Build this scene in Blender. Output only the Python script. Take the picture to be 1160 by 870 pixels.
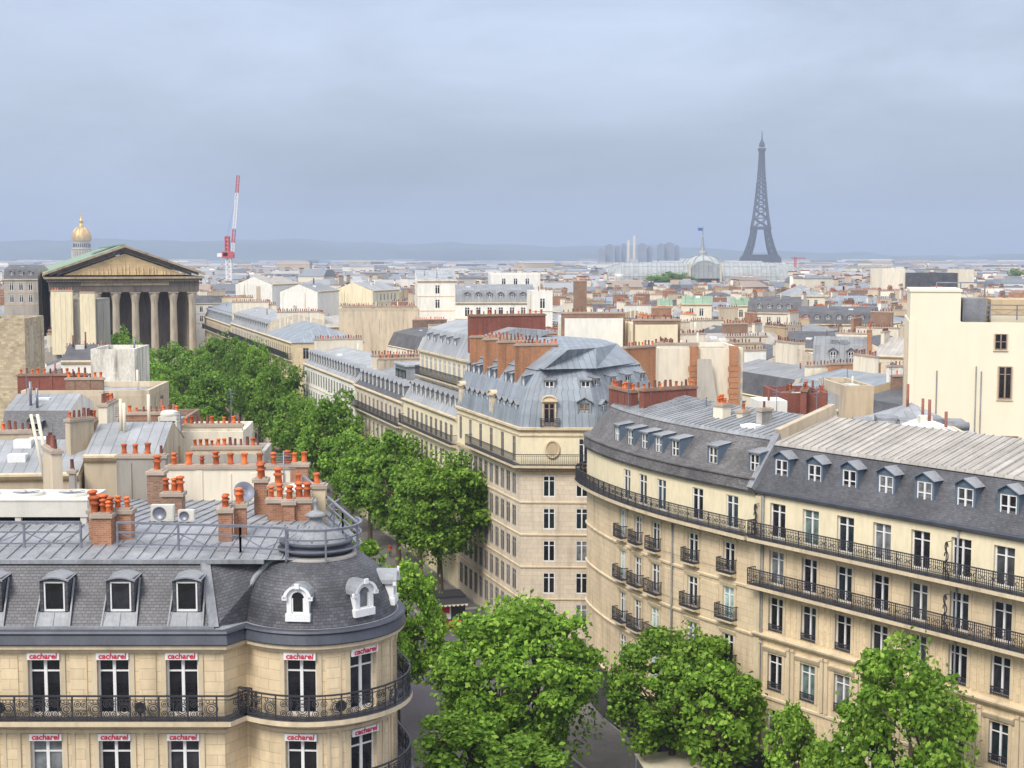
import bpy, math, random
import numpy as np
from math import sin, cos, pi, atan2, hypot, radians as R
from mathutils import Vector, Matrix
for o in list(bpy.data.objects): bpy.data.objects.remove(o)
sc = bpy.context.scene
COL = sc.collection
random.seed(7); rng = np.random.default_rng(7)

# ---------------------------------------------------------------- camera, sky, sun, exposure
H = 35.0; PITCH = R(5.1); FPX = 1600.0
cam = bpy.data.cameras.new('camera'); camo = bpy.data.objects.new('camera', cam); COL.objects.link(camo)
camo.location = (0, 0, H); camo.rotation_euler = (pi/2 - PITCH, 0, 0)
cam.sensor_width = 36; cam.lens = FPX/1160*36; cam.clip_start = 0.5; cam.clip_end = 30000
sc.camera = camo
w = bpy.data.worlds.new('World'); sc.world = w; w.use_nodes = True
nt = w.node_tree; nt.nodes.clear()
N = lambda t: nt.nodes.new(t)
SUN_EL, SUN_AZ = R(46), R(212)      # azimuth clockwise from +Y
sky = N('ShaderNodeTexSky'); sky.sky_type = 'NISHITA'; sky.sun_disc = False
sky.sun_elevation = SUN_EL; sky.sun_rotation = SUN_AZ; sky.air_density = 1.5; sky.dust_density = 3
tc = N('ShaderNodeTexCoord'); sep = N('ShaderNodeSeparateXYZ'); nt.links.new(tc.outputs['Generated'], sep.inputs[0])
ramp = N('ShaderNodeValToRGB'); nt.links.new(sep.outputs['Z'], ramp.inputs[0])
cr = ramp.color_ramp
cr.elements[0].position = 0.0; cr.elements[0].color = (.25,.305,.40,1)
cr.elements[1].position = 1.0; cr.elements[1].color = (1.38,1.38,1.40,1)
for p_, c_ in ((.03,(.25,.31,.41)), (.075,(.30,.365,.485)), (.125,(.405,.47,.61)), (.165,(.42,.485,.635)), (.21,(.42,.485,.64)), (.45,(.95,.97,1.02))):
    e = cr.elements.new(p_); e.color = (*c_, 1)
mp = N('ShaderNodeMapping'); mp.inputs['Scale'].default_value = (1.7, 1.7, 6.0); nt.links.new(tc.outputs['Generated'], mp.inputs[0])
nz = N('ShaderNodeTexNoise'); nz.inputs['Scale'].default_value = 1.7; nz.inputs['Detail'].default_value = 9; nz.inputs['Roughness'].default_value = .6; nz.inputs['Distortion'].default_value = .35
nt.links.new(mp.outputs[0], nz.inputs['Vector'])
mr = N('ShaderNodeMapRange'); mr.inputs['From Min'].default_value = .3; mr.inputs['From Max'].default_value = .7
mr.inputs['To Min'].default_value = .76; mr.inputs["To Max"].default_value = 1.24; nt.links.new(nz.outputs[0], mr.inputs['Value'])
mx = N('ShaderNodeMix'); mx.data_type = 'RGBA'; mx.blend_type = 'MULTIPLY'; mx.inputs[0].default_value = 1
nt.links.new(ramp.outputs[0], mx.inputs[6]); nt.links.new(mr.outputs[0], mx.inputs[7])
b1 = N('ShaderNodeBackground'); b1.inputs[1].default_value = .03; nt.links.new(sky.outputs[0], b1.inputs[0])
b2 = N('ShaderNodeBackground'); b2.inputs[1].default_value = .86; nt.links.new(mx.outputs[2], b2.inputs[0])
ad = N('ShaderNodeAddShader'); nt.links.new(b1.outputs[0], ad.inputs[0]); nt.links.new(b2.outputs[0], ad.inputs[1])
wo = N('ShaderNodeOutputWorld'); nt.links.new(ad.outputs[0], wo.inputs[0])
sl = bpy.data.lights.new('sun', 'SUN'); sl.energy = 2.4; sl.angle = R(22); sl.color = (1, .94, .85)
so = bpy.data.objects.new('sun', sl); COL.objects.link(so)
sd = Vector((sin(SUN_AZ)*cos(SUN_EL), cos(SUN_AZ)*cos(SUN_EL), sin(SUN_EL)))
so.rotation_euler = sd.to_track_quat('Z', 'Y').to_euler(); so.location = (0, -20, 120)
sc.view_settings.view_transform = 'Standard'; sc.view_settings.look = 'None'; sc.view_settings.gamma = 1
sc.view_settings.use_curve_mapping = False; sc.view_settings.exposure = 0.32
sc.render.engine = 'CYCLES'
HAZE_D = 1.5e-4; HAZE_C = (.50, .60, .80, 1)
cy = sc.cycles; cy.max_bounces = 6; cy.diffuse_bounces = 3; cy.glossy_bounces = 2; cy.transmission_bounces = 4
cy.volume_bounces = 1; cy.use_denoising = True; cy.caustics_reflective = False; cy.caustics_refractive = False

# ---------------------------------------------------------------- materials
def mat(name, col, rough=.8, var=.12, nscale=.6, stretch=1.0, pat=None, pr=None, bump=.0, metal=0, obvar=0., island=None, trans=0, spec=.5, stain=0, fine=.08):
    m = bpy.data.materials.new(name); m.use_nodes = True
    t = m.node_tree; n = t.nodes; L = t.links.new; bs = n['Principled BSDF']
    bs.inputs['Roughness'].default_value = rough; bs.inputs['Metallic'].default_value = metal
    bs.inputs['Specular IOR Level'].default_value = spec
    uv = n.new('ShaderNodeTexCoord')
    def rgb(c): q = n.new('ShaderNodeRGB'); q.outputs[0].default_value = (*c, 1); return q.outputs[0]
    def mul(a, b, f=1.):
        q = n.new('ShaderNodeMix'); q.data_type = 'RGBA'; q.blend_type = 'MULTIPLY'; q.inputs[0].default_value = f
        L(a, q.inputs[6]); L(b, q.inputs[7]); return q.outputs[2]
    def rng_(v, a, b, lo=.25, hi=.75):
        q = n.new('ShaderNodeMapRange'); q.inputs['From Min'].default_value = lo; q.inputs['From Max'].default_value = hi
        q.inputs['To Min'].default_value = a; q.inputs['To Max'].default_value = b; L(v, q.inputs['Value']); return q.outputs[0]
    c = rgb(col); h = None
    if island:
        g = n.new('ShaderNodeNewGeometry'); r_ = n.new('ShaderNodeValToRGB'); L(g.outputs['Random Per Island'], r_.inputs[0])
        e = r_.color_ramp; e.interpolation = 'LINEAR' if trans else 'CONSTANT'
        e.elements[0].position = 0; e.elements[0].color = (*island[0], 1); e.elements[1].position = (len(island)-1)/len(island); e.elements[1].color = (*island[-1], 1)
        for i, k in enumerate(island[1:-1]): q = e.elements.new((i+1)/len(island)); q.color = (*k, 1)
        c = r_.outputs[0]
    if pat == 'brick':
        b = n.new('ShaderNodeTexBrick'); L(uv.outputs['UV'], b.inputs['Vector'])
        b.inputs['Scale'].default_value = 1; b.inputs['Brick Width'].default_value = pr[0]; b.inputs['Row Height'].default_value = pr[1]
        b.inputs['Mortar Size'].default_value = pr[2]; b.inputs['Mortar Smooth'].default_value = .3; b.inputs['Bias'].default_value = 0
        v1, v2, vm = pr[3]
        b.inputs['Color1'].default_value = (*[v1]*3, 1); b.inputs['Color2'].default_value = (*[v2]*3, 1); b.inputs['Mortar'].default_value = (*[vm]*3, 1)
        c = mul(c, b.outputs['Color']); h = b.outputs['Fac']; hs = -1
    if pat == 'seam':
        s = n.new('ShaderNodeSeparateXYZ'); L(uv.outputs['UV'], s.inputs[0])
        def line(src, step, wd):
            a = n.new('ShaderNodeMath'); a.operation = 'DIVIDE'; L(src, a.inputs[0]); a.inputs[1].default_value = step
            f = n.new('ShaderNodeMath'); f.operation = 'FRACT'; L(a.outputs[0], f.inputs[0])
            k = n.new('ShaderNodeMath'); k.operation = 'LESS_THAN'; L(f.outputs[0], k.inputs[0]); k.inputs[1].default_value = wd/step
            fl = n.new('ShaderNodeMath'); fl.operation = 'FLOOR'; L(a.outputs[0], fl.inputs[0]); return k.outputs[0], fl.outputs[0]
        k, fl = line(s.outputs['X'], pr[0], pr[1]); k2, fl2 = line(s.outputs['Y'], pr[2], .03)
        wn = n.new('ShaderNodeTexWhiteNoise'); wn.noise_dimensions = '2D'
        cb = n.new('ShaderNodeCombineXYZ'); L(fl, cb.inputs[0]); L(fl2, cb.inputs[1]); L(cb.outputs[0], wn.inputs['Vector'])
        c = mul(c, rng_(wn.outputs['Value'], .86, 1.1, 0, 1))
        c = mul(c, rng_(k, 1, .62, 0, 1)); c = mul(c, rng_(k2, 1, .8, 0, 1)); h = k; hs = 1
    mpn = n.new('ShaderNodeMapping'); mpn.inputs['Scale'].default_value = (1, 1, stretch); L(uv.outputs['Object'], mpn.inputs[0])
    nn = n.new('ShaderNodeTexNoise'); nn.inputs['Scale'].default_value = nscale; nn.inputs['Detail'].default_value = 5; L(mpn.outputs[0], nn.inputs['Vector'])
    if var: c = mul(c, rng_(nn.outputs[0], 1-var, 1+var))
    if fine:
        n2 = n.new('ShaderNodeTexNoise'); n2.inputs['Scale'].default_value = nscale*11; n2.inputs['Detail'].default_value = 3; L(mpn.outputs[0], n2.inputs['Vector'])
        c = mul(c, rng_(n2.outputs[0], 1-fine, 1+fine))
    if stain:
        m3 = n.new('ShaderNodeMapping'); m3.inputs['Scale'].default_value = (1.3, 1.3, .16); m3.inputs['Location'].default_value = (5, 3, 1); L(uv.outputs['Object'], m3.inputs[0])
        n3 = n.new('ShaderNodeTexNoise'); n3.inputs['Scale'].default_value = 1.1; n3.inputs['Detail'].default_value = 6; L(m3.outputs[0], n3.inputs['Vector'])
        c = mul(c, rng_(n3.outputs[0], 1, 1-stain, .52, .72))
    if obvar:
        oi = n.new('ShaderNodeObjectInfo'); c = mul(c, rng_(oi.outputs['Random'], 1-obvar, 1+obvar, 0, 1))
    L(c, bs.inputs['Base Color'])
    if h is not None and bump:
        bp = n.new('ShaderNodeBump'); bp.inputs['Strength'].default_value = bump; bp.inputs['Distance'].default_value = .03*hs
        L(h, bp.inputs['Height']); L(bp.outputs[0], bs.inputs['Normal'])
    if trans:
        tr = n.new('ShaderNodeBsdfTranslucent'); L(c, tr.inputs[0]); ms = n.new('ShaderNodeMixShader'); ms.inputs[0].default_value = trans
        L(bs.outputs[0], ms.inputs[1]); L(tr.outputs[0], ms.inputs[2]); L(ms.outputs[0], n['Material Output'].inputs[0])
    return m
BLK = (1.15, .42, .012, (1.0, .90, .66))
M = {}
M['stone'] = mat('stone', (.76,.61,.40), .85, .12, .45, .4, 'brick', BLK, .4, stain=.22)
M['stone_d'] = mat('stone_d', (.73,.585,.40), .85, .13, .45, .4, 'brick', BLK, .4, stain=.26)
M['stone_c'] = mat('stone_c', (.74,.635,.50), .85, .11, .45, .4, 'brick', BLK, .35, stain=.26)
M['render'] = mat('render', (.83,.73,.51), .85, .05, .3, .4, stain=.08)
M['moulding'] = mat('moulding', (.64,.53,.37), .8, .14, .6, .4, stain=.25)
M['cream'] = mat('cream', (.76,.69,.56), .85, .08, .2, .25, stain=.14, obvar=.08)
M['white'] = mat('white', (.82,.80,.74), .85, .08, .2, .25, stain=.16, obvar=.05)
M['capstone'] = mat('capstone', (.40,.33,.27), .9, .2, .8, 1)
M['beige'] = mat('beige', (.56,.47,.35), .9, .16, .25, .25, stain=.3, obvar=.15)
M['grey'] = mat('grey', (.42,.39,.35), .9, .18, .25, .25, stain=.35, obvar=.2)
M['tan'] = mat('tan', (.50,.39,.25), .9, .16, .25, .25, stain=.3, obvar=.1)
M['yellow'] = mat('yellow', (.78,.69,.49), .85, .08, .2, .25, stain=.15)
M['bigcream'] = mat('bigcream', (.84,.765,.60), .85, .04, .1, .3, stain=.0, fine=.03)
M['stained'] = mat('stained', (.72,.68,.60), .9, .35, .5, .4, stain=.6, fine=.2)
M['mottled'] = mat('mottled', (.50,.41,.28), .9, .2, .8, 1, 'brick', (.6,.35,.03,(1.2,.75,.9)), .3)
M['brick'] = mat('brick', (.36,.19,.12), .9, .25, .7, 1, 'brick', (.24,.085,.012,(1.1,.75,1.35)), .4, stain=.3)
M['brick_o'] = mat('brick_o', (.42,.205,.11), .9, .18, .5, .6, 'brick', (.24,.085,.012,(1.1,.85,1.15)), .3, stain=.3)
M['brick_r'] = mat('brick_r', (.22,.078,.058), .9, .2, .4, .6, 'brick', (.24,.085,.012,(1.1,.85,1.2)), .3, stain=.2)
M['brownbrick'] = mat('brownbrick', (.27,.17,.12), .9, .2, .7, 1, 'brick', (.24,.085,.012,(1.15,.7,1.3)), .4)
M['slate'] = mat('slate', (.082,.083,.097), .5, .42, .7, 1, 'brick', (.22,.13,.012,(1.25,.75,.5)), .5, fine=.2)
M['slate_b'] = mat('slate_b', (.095,.096,.108), .5, .38, .5, 1, 'brick', (.22,.13,.012,(1.2,.8,.6)), .4, fine=.15)
M['slate_d'] = mat('slate_d', (.145,.138,.14), .6, .35, .6, 1, 'brick', (.22,.13,.012,(1.25,.75,.6)), .4, fine=.2, stain=.2)
M['zinc'] = mat('zinc', (.285,.30,.32), .6, .2, .5, 1, 'seam', (.62,.05,2.2), .6, metal=.0, obvar=.2)
M['zinc_w'] = mat('zinc_w', (.39,.365,.335), .6, .2, .5, 1, 'seam', (.62,.05,2.2), .6)
M['zinc_bl'] = mat('zinc_bl', (.25,.285,.33), .55, .2, .5, 1, 'seam', (.6,.06,2.4), .7)
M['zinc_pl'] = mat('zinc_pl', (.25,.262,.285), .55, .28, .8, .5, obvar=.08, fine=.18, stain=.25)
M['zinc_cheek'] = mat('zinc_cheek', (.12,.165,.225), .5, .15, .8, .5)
M['leadband'] = mat('leadband', (.075,.082,.105), .5, .25, 1.2, .5, metal=.2, fine=.12)
M['copper'] = mat('copper', (.21,.31,.22), .7, .15, .2, 1, 'seam', (2.0,.15,8), .4, obvar=.1)
M['pot'] = mat('pot', (.58,.135,.04), .8, .45, 3.5, 1, obvar=.4, fine=.2)
M['pot_d'] = mat('pot_d', (.25,.10,.075), .8, .25, 2.5, 1, obvar=.4)
M['iron'] = mat('iron', (.035,.035,.045), .5, .2, 3)
M['steel'] = mat('steel', (.24,.255,.31), .45, .2, 3, metal=.5)
M['frame'] = mat('frame', (.80,.80,.80), .5, .04, 2)
M['frame_gr'] = mat('frame_gr', (.33,.31,.29), .6, .1, 2)
M['frame_br'] = mat('frame_br', (.30,.22,.17), .6, .1, 2)
M['paintwhite'] = mat('paintwhite', (.80,.81,.83), .5, .06, 2)
M['ac'] = mat('ac', (.64,.62,.56), .5, .06, 1.5, stain=.15)
M['dark'] = mat('dark', (.03,.03,.035), .6, .1, 2)
M['red'] = mat('red', (.62,.02,.05), .6, 0, 2)
M['blue'] = mat('blue', (.03,.10,.35), .5, 0, 2)
M['asphalt'] = mat('asphalt', (.115,.105,.12), .9, .15, .3, fine=.12)
M['paving'] = mat('paving', (.17,.155,.15), .9, .12, .4, 1, 'brick', (.9,.6,.015,(1.05,.92,.75)), .2)
M['kerb'] = mat('kerb', (.36,.34,.32), .85, .12, .8)
M['marking'] = mat('marking', (.62,.62,.62), .8, .2, 2.0)
M['ground'] = mat('ground', (.14,.14,.12), .95, .3, .01)
M['hill'] = mat('hill', (.06,.085,.065), 1, .4, .0012)
M['bark'] = mat('bark', (.10,.075,.055), .9, .3, 2.5)
M['leaf'] = mat('leaf', (.1,.2,.03), .6, .22, .35, obvar=.16, fine=0, trans=.3, spec=.25, island=[(.095,.205,.02),(.15,.29,.028),(.125,.255,.024),(.22,.39,.045),(.32,.50,.07)])
M['leaf_far'] = mat('leaf_far', (.1,.2,.03), .6, .22, .2, fine=0, trans=.4, spec=.25, obvar=.22, island=[(.10,.205,.03),(.15,.285,.036),(.125,.25,.033),(.20,.36,.048),(.27,.43,.065)])
M['dwall'] = mat('dwall', (.5,.5,.5), .9, .1, .05, island=[(.62,.52,.38),(.72,.66,.54),(.42,.36,.28),(.80,.77,.70),(.50,.42,.32),(.58,.52,.44),(.74,.68,.52),(.34,.28,.22)])
M['droof'] = mat('droof', (.3,.3,.3), .7, .1, .05, island=[(.26,.28,.31),(.33,.34,.36),(.18,.20,.23),(.38,.38,.39),(.22,.24,.28),(.32,.26,.22),(.12,.13,.15),(.42,.41,.40)])
M['gold'] = mat('gold', (.66,.44,.16), .45, .25, .25, metal=.5)
M['goldstone'] = mat('goldstone', (.55,.50,.40), .85, .1, .1)
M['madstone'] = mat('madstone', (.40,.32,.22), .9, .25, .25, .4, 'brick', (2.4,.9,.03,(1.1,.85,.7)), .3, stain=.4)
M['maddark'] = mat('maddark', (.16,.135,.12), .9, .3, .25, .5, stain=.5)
M['madcol'] = mat('madcol', (.52,.45,.35), .9, .25, .5, .2, stain=.4)
M['madtymp'] = mat('madtymp', (.62,.46,.26), .9, .2, .3, 1, 'brick', (2.0,.5,.04,(1.1,.9,.75)), .3)
M['ironbrown'] = mat('ironbrown', (.045,.045,.05), .7, .1, .05)
M['glassvault'] = mat('glassvault', (.33,.345,.345), .25, .12, .05, 1, 'seam', (4.5,.5,7), .5)
M['dome_r'] = mat('dome_r', (.38,.41,.40), .4, .1, .1)
M['cranered'] = mat('cranered', (.50,.09,.10), .6, .1, 1)
M['tower'] = mat('tower', (.30,.32,.35), .7, .1, .02, 1, 'brick', (6,3,.9,(1,.9,.5)), .0)
M['skin'] = mat('skin', (.50,.30,.22), .7, 0, 2); M['cloth_w'] = mat('cloth_w', (.62,.60,.58), .9, .1, 6); M['cloth_d'] = mat('cloth_d', (.04,.045,.07), .9, .1, 6)
M['cloth_r'] = mat('cloth_r', (.5,.03,.04), .9, .1, 6); M['canvas'] = mat('canvas', (.66,.60,.46), .9, .08, 2)
M['flower'] = mat('flower', (.5,.05,.05), .8, .3, 6); M['shop'] = mat('shop', (.045,.045,.055), .4, .2, .7)
def glassmat(name, lo, hi):
    m = bpy.data.materials.new(name); m.use_nodes = True; t = m.node_tree; n = t.nodes; L = t.links.new; bs = n['Principled BSDF']
    bs.inputs['Roughness'].default_value = .12
    oi = n.new('ShaderNodeObjectInfo'); r_ = n.new('ShaderNodeValToRGB'); L(oi.outputs['Random'], r_.inputs[0]); e = r_.color_ramp; e.interpolation = 'CONSTANT'
    e.elements[0].position = 0; e.elements[0].color = (*lo, 1); e.elements[1].position = .62; e.elements[1].color = (*[v*2.6+.02 for v in hi], 1)
    q = e.elements.new(.4); q.color = (*[v*2.2 for v in lo], 1); q = e.elements.new(.76); q.color = (*hi, 1); q = e.elements.new(.88); q.color = (*lo, 1)
    tcn = n.new('ShaderNodeTexCoord'); nn = n.new('ShaderNodeTexNoise'); nn.inputs['Scale'].default_value = 1.6; nn.inputs['Detail'].default_value = 3; L(tcn.outputs['Object'], nn.inputs['Vector'])
    mm = n.new('ShaderNodeMapRange'); mm.inputs['From Min'].default_value = .35; mm.inputs['From Max'].default_value = .65; mm.inputs['To Min'].default_value = .55; mm.inputs['To Max'].default_value = 1.4; L(nn.outputs[0], mm.inputs['Value'])
    q = n.new('ShaderNodeMix'); q.data_type = 'RGBA'; q.blend_type = 'MULTIPLY'; q.inputs[0].default_value = 1; L(r_.outputs[0], q.inputs[6]); L(mm.outputs[0], q.inputs[7]); L(q.outputs[2], bs.inputs['Base Color'])
    return m
M['glass'] = glassmat('glass', (.014,.014,.018), (.06,.065,.07))
M['glass_g'] = glassmat('glass_g', (.02,.03,.035), (.13,.19,.18))
M['skyl'] = glassmat('skylight_glass', (.3,.36,.4), (.6,.65,.68))

# ---------------------------------------------------------------- mesh building
WM = {}
class MB:
    def __init__(s): s.v = []; s.f = []; s.m = []; s.u = []; s.sm = []; s.T = None
    def pt(s, p):
        p = Vector(p)
        if s.T is not None: p = s.T @ p
        s.v.append((p.x, p.y, p.z)); return len(s.v)-1
    def poly(s, pts, m=0, uv=None, smooth=False):
        s.f.append([s.pt(p) for p in pts]); s.m.append(m); s.u.append(uv); s.sm.append(smooth)
    def box(s, x0, x1, y0, y1, z0, z1, m=0, skip=''):
        P = [(x0,y0,z0),(x1,y0,z0),(x1,y1,z0),(x0,y1,z0),(x0,y0,z1),(x1,y0,z1),(x1,y1,z1),(x0,y1,z1)]
        i = [s.pt(p) for p in P]
        for k, q in (('b',(0,3,2,1)),('t',(4,5,6,7)),('f',(0,1,5,4)),('r',(1,2,6,5)),('k',(2,3,7,6)),('l',(3,0,4,7))):
            if k not in skip: s.f.append([i[a] for a in q]); s.m.append(m); s.u.append(None); s.sm.append(False)
    def bar(s, a, b, w=.05, h=None, m=0):
        a, b = Vector(a), Vector(b); h = h or w; d = b-a
        if d.length < 1e-6: return
        d.normalize(); up = Vector((0,0,1)) if abs(d.z) < .95 else Vector((1,0,0))
        x = d.cross(up).normalized()*w/2; y = x.normalized().cross(d)*h/2
        i = [s.pt(p) for p in (a-x-y, a+x-y, a+x+y, a-x+y, b-x-y, b+x-y, b+x+y, b-x+y)]
        for q in ((0,1,2,3),(7,6,5,4),(0,4,5,1),(1,5,6,2),(2,6,7,3),(3,7,4,0)): s.f.append([i[k] for k in q]); s.m.append(m); s.u.append(None); s.sm.append(False)
    def tube(s, pts, r, n=6, m=0, caps=True):
        pts = [Vector(p) for p in pts]; rs = r if isinstance(r, (list, tuple)) else [r]*len(pts); rings = []
        for k, p in enumerate(pts):
            d = (pts[min(k+1, len(pts)-1)]-pts[max(k-1, 0)]).normalized(); up = Vector((0,0,1)) if abs(d.z) < .9 else Vector((1,0,0))
            x = d.cross(up).normalized(); y = x.cross(d)
            rings.append([s.pt(p+(x*cos(2*pi*j/n)+y*sin(2*pi*j/n))*rs[k]) for j in range(n)])
        for a, b in zip(rings, rings[1:]):
            for j in range(n): s.f.append([a[j], a[(j+1)%n], b[(j+1)%n], b[j]]); s.m.append(m); s.u.append(None); s.sm.append(n > 5)
        if caps:
            for q in (rings[0][::-1], rings[-1]): s.f.append(list(q)); s.m.append(m); s.u.append(None); s.sm.append(False)
    def lathe(s, prof, n=16, c=(0,0), m=0, a0=0, a1=2*pi, smooth=True, ms=None):
        full = abs(a1-a0-2*pi) < 1e-6; k = n if full else n+1; rings = []
        for r, z in prof: rings.append([s.pt((c[0]+r*cos(a0+(a1-a0)*j/n), c[1]+r*sin(a0+(a1-a0)*j/n), z)) for j in range(k)])
        vv = 0; R0 = max(p[0] for p in prof)
        for q, (a, b) in enumerate(zip(rings, rings[1:])):
            dv = hypot(prof[q+1][0]-prof[q][0], prof[q+1][1]-prof[q][1])
            for j in range(n):
                j2 = (j+1) % k; u0 = (a1-a0)*j/n*R0; u1 = (a1-a0)*(j+1)/n*R0
                s.f.append([a[j], a[j2], b[j2], b[j]]); s.m.append(ms[q] if ms else m); s.u.append([(u0,vv),(u1,vv),(u1,vv+dv),(u0,vv+dv)]); s.sm.append(smooth)
            vv += dv
    def add(s, o, T=None, mo=0):
        b = len(s.v); T0 = s.T; s.T = T
        for p in o.v: s.pt(p)
        s.T = T0
        for f in o.f: s.f.append([b+i for i in f])
        s.m += [k+mo for k in o.m]; s.u += o.u; s.sm += o.sm
    def mesh(s, name, mats, Winv=None):
        V = np.array(s.v, dtype=np.float64).reshape(-1, 3)
        me = bpy.data.meshes.new(name)
        W = V
        if Winv is not None:
            A = np.array(Winv); W = V @ A[:3,:3].T + A[:3,3]
        me.from_pydata(W.tolist(), [], s.f)
        for k in mats: me.materials.append(M[k] if isinstance(k, str) else k)
        me.polygons.foreach_set('material_index', s.m); me.polygons.foreach_set('use_smooth', s.sm)
        ul = me.uv_layers.new(name='UVMap'); uv = []
        for f, u in zip(s.f, s.u):
            if u is not None: uv += [c for p in u for c in p]; continue
            p = V[f]; nrm = np.cross(p[1]-p[0], p[-1]-p[0])
            if len(f) > 2 and np.dot(nrm, nrm) < 1e-14: nrm = np.cross(p[2]-p[0], p[-1]-p[0])
            l = hypot(nrm[0], nrm[1])
            if l < 1e-3*(abs(nrm[2])+1e-12): t = (1., 0.); uvs = p[:, :2]; uv += uvs.flatten().tolist(); continue
            tx, ty = -nrm[1]/l, nrm[0]/l; L = math.sqrt(l*l+nrm[2]**2); nx = nrm/L
            bt = np.cross(nx, (tx, ty, 0)); uv += np.stack([p[:,0]*tx+p[:,1]*ty, p@bt], 1).flatten().tolist()
        ul.data.foreach_set('uv', uv); me.update(); return me
def link(name, data, parent=None, W=None):
    o = bpy.data.objects.new(name, data); COL.objects.link(o); W = W or Matrix(); WM[o] = W
    if parent is not None: o.parent = parent; L_ = WM[parent].inverted() @ W
    else: L_ = W
    o.location = L_.to_translation(); o.rotation_euler = L_.to_euler(); o.scale = L_.to_scale(); return o
def part(mb, name, mats, parent):         # verts in world space, stored relative to the parent
    return link(name, mb.mesh(name, mats, WM[parent].inverted()), parent, WM[parent])
def tag(o, label, cat=None, group=None, kind=None):
    if label: o['label'] = label
    if cat: o['category'] = cat
    if group: o['group'] = group
    if kind: o['kind'] = kind
    return o
def thing(name, label, cat, loc, rz=0, group=None):
    return tag(link(name, None, None, Matrix.Translation(Vector(loc)) @ Matrix.Rotation(rz, 4, 'Z')), label, cat, group)
def solo(mb, name, mats, label, cat, loc, rz=0, group=None):  # local verts, one mesh thing
    return tag(link(name, mb.mesh(name, mats), None, Matrix.Translation(Vector(loc)) @ Matrix.Rotation(rz, 4, 'Z')), label, cat, group)
def struct(mb, name, mats):
    return tag(link(name, mb.mesh(name, mats)), None, kind='structure')
def copy_tree(o, loc=None, rz=None, parent=None):
    c = o.copy(); COL.objects.link(c); WM[c] = Matrix()
    if parent is not None: c.parent = parent
    if loc is not None: c.location = loc
    if rz is not None: c.rotation_euler = (0, 0, rz)
    for ch in KIDS.get(o, ()): copy_tree(ch, parent=c)
    return c
KIDS = {}
def index_kids():
    KIDS.clear()
    for o in COL.objects:
        if o.parent: KIDS.setdefault(o.parent, []).append(o)
def TW(x, y, z, rz=0, s=1): return Matrix.Translation((x, y, z)) @ Matrix.Rotation(rz, 4, 'Z') @ Matrix.Scale(s, 4)
def at_z(px, py, z):
    u = (px-580)/FPX; v = (435-py)/FPX; Y = cos(PITCH)+v*sin(PITCH); Z = -sin(PITCH)+v*cos(PITCH); k = (z-H)/Z; return (u*k, Y*k)
def x_at(px, Y, z): return (px-580)/FPX*(Y*cos(PITCH)+(H-z)*sin(PITCH))
def z_at(py, Y):
    v = (435-py)/FPX; return H + Y*(-sin(PITCH)+v*cos(PITCH))/(cos(PITCH)+v*sin(PITCH))
def px_of(x, y, z):
    d = y*cos(PITCH)+(H-z)*sin(PITCH); return 580+x/d*FPX

class Path:
    def __init__(s, pts):
        s.p = [Vector((*p[:2],)) for p in pts]; s.c = [0]
        for a, b in zip(s.p, s.p[1:]): s.c.append(s.c[-1]+(b-a).length)
        s.L = s.c[-1]; s.d = [(b-a).normalized() for a, b in zip(s.p, s.p[1:])]; s.n = [Vector((d.y, -d.x)) for d in s.d]
    def seg(s, u):
        for i in range(len(s.d)):
            if u <= s.c[i+1]+1e-6: return i
        return len(s.d)-1
    def at(s, u, off=0., z=None):
        i = s.seg(u); q = s.p[i]+s.d[i]*(u-s.c[i]); n = s.n[i]
        j = i if abs(u-s.c[i]) < 1e-5 else (i+1 if abs(u-s.c[i+1]) < 1e-5 else None)
        if j is not None and 0 < j < len(s.d): a, b = s.n[j-1], s.n[j]; n = (a+b)/(1+a.dot(b))
        q = q+n*off; return (q.x, q.y) if z is None else (q.x, q.y, z)
    def rz(s, u): d = s.d[s.seg(u)]; return atan2(d.y, d.x)
    def rzs(s, u): 
        a = Vector(s.at(max(0, u-.5))); b = Vector(s.at(min(s.L, u+.5))); d = b-a; return atan2(d.y, d.x)
    def brk(s, u0, u1): return [u0]+[c for c in s.c if u0+1e-4 < c < u1-1e-4]+[u1]
    def u_px(s, px, z):
        best = None
        for k in range(int(s.L/.05)+1):
            x, y = s.at(min(k*.05, s.L)); e = abs(px_of(x, y, z)-px)
            if best is None or e < best[0]: best = (e, k*.05)
        return best[1]
def arc(cx, cy, r, a0, a1, n): return [(cx+r*cos(a0+(a1-a0)*k/n), cy+r*sin(a0+(a1-a0)*k/n)) for k in range(n+1)]
def sweep(mb, path, prof, u0=0, u1=None, m=0, caps=True, ms=None, smooth=False):
    u1 = path.L if u1 is None else u1; us = path.brk(u0, u1); v = [0]
    for a, b in zip(prof, prof[1:]): v.append(v[-1]+hypot(b[0]-a[0], b[1]-a[1]))
    for a, b in zip(us, us[1:]):
        for k in range(len(prof)-1):
            (o0, z0), (o1, z1) = prof[k], prof[k+1]
            mb.poly([path.at(a, o0, z0), path.at(b, o0, z0), path.at(b, o1, z1), path.at(a, o1, z1)], ms[k] if ms else m, [(a, v[k]), (b, v[k]), (b, v[k+1]), (a, v[k+1])], smooth)
    if caps:
        mb.poly([path.at(us[0], o, z) for o, z in prof][::-1], m); mb.poly([path.at(us[-1], o, z) for o, z in prof], m)
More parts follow.
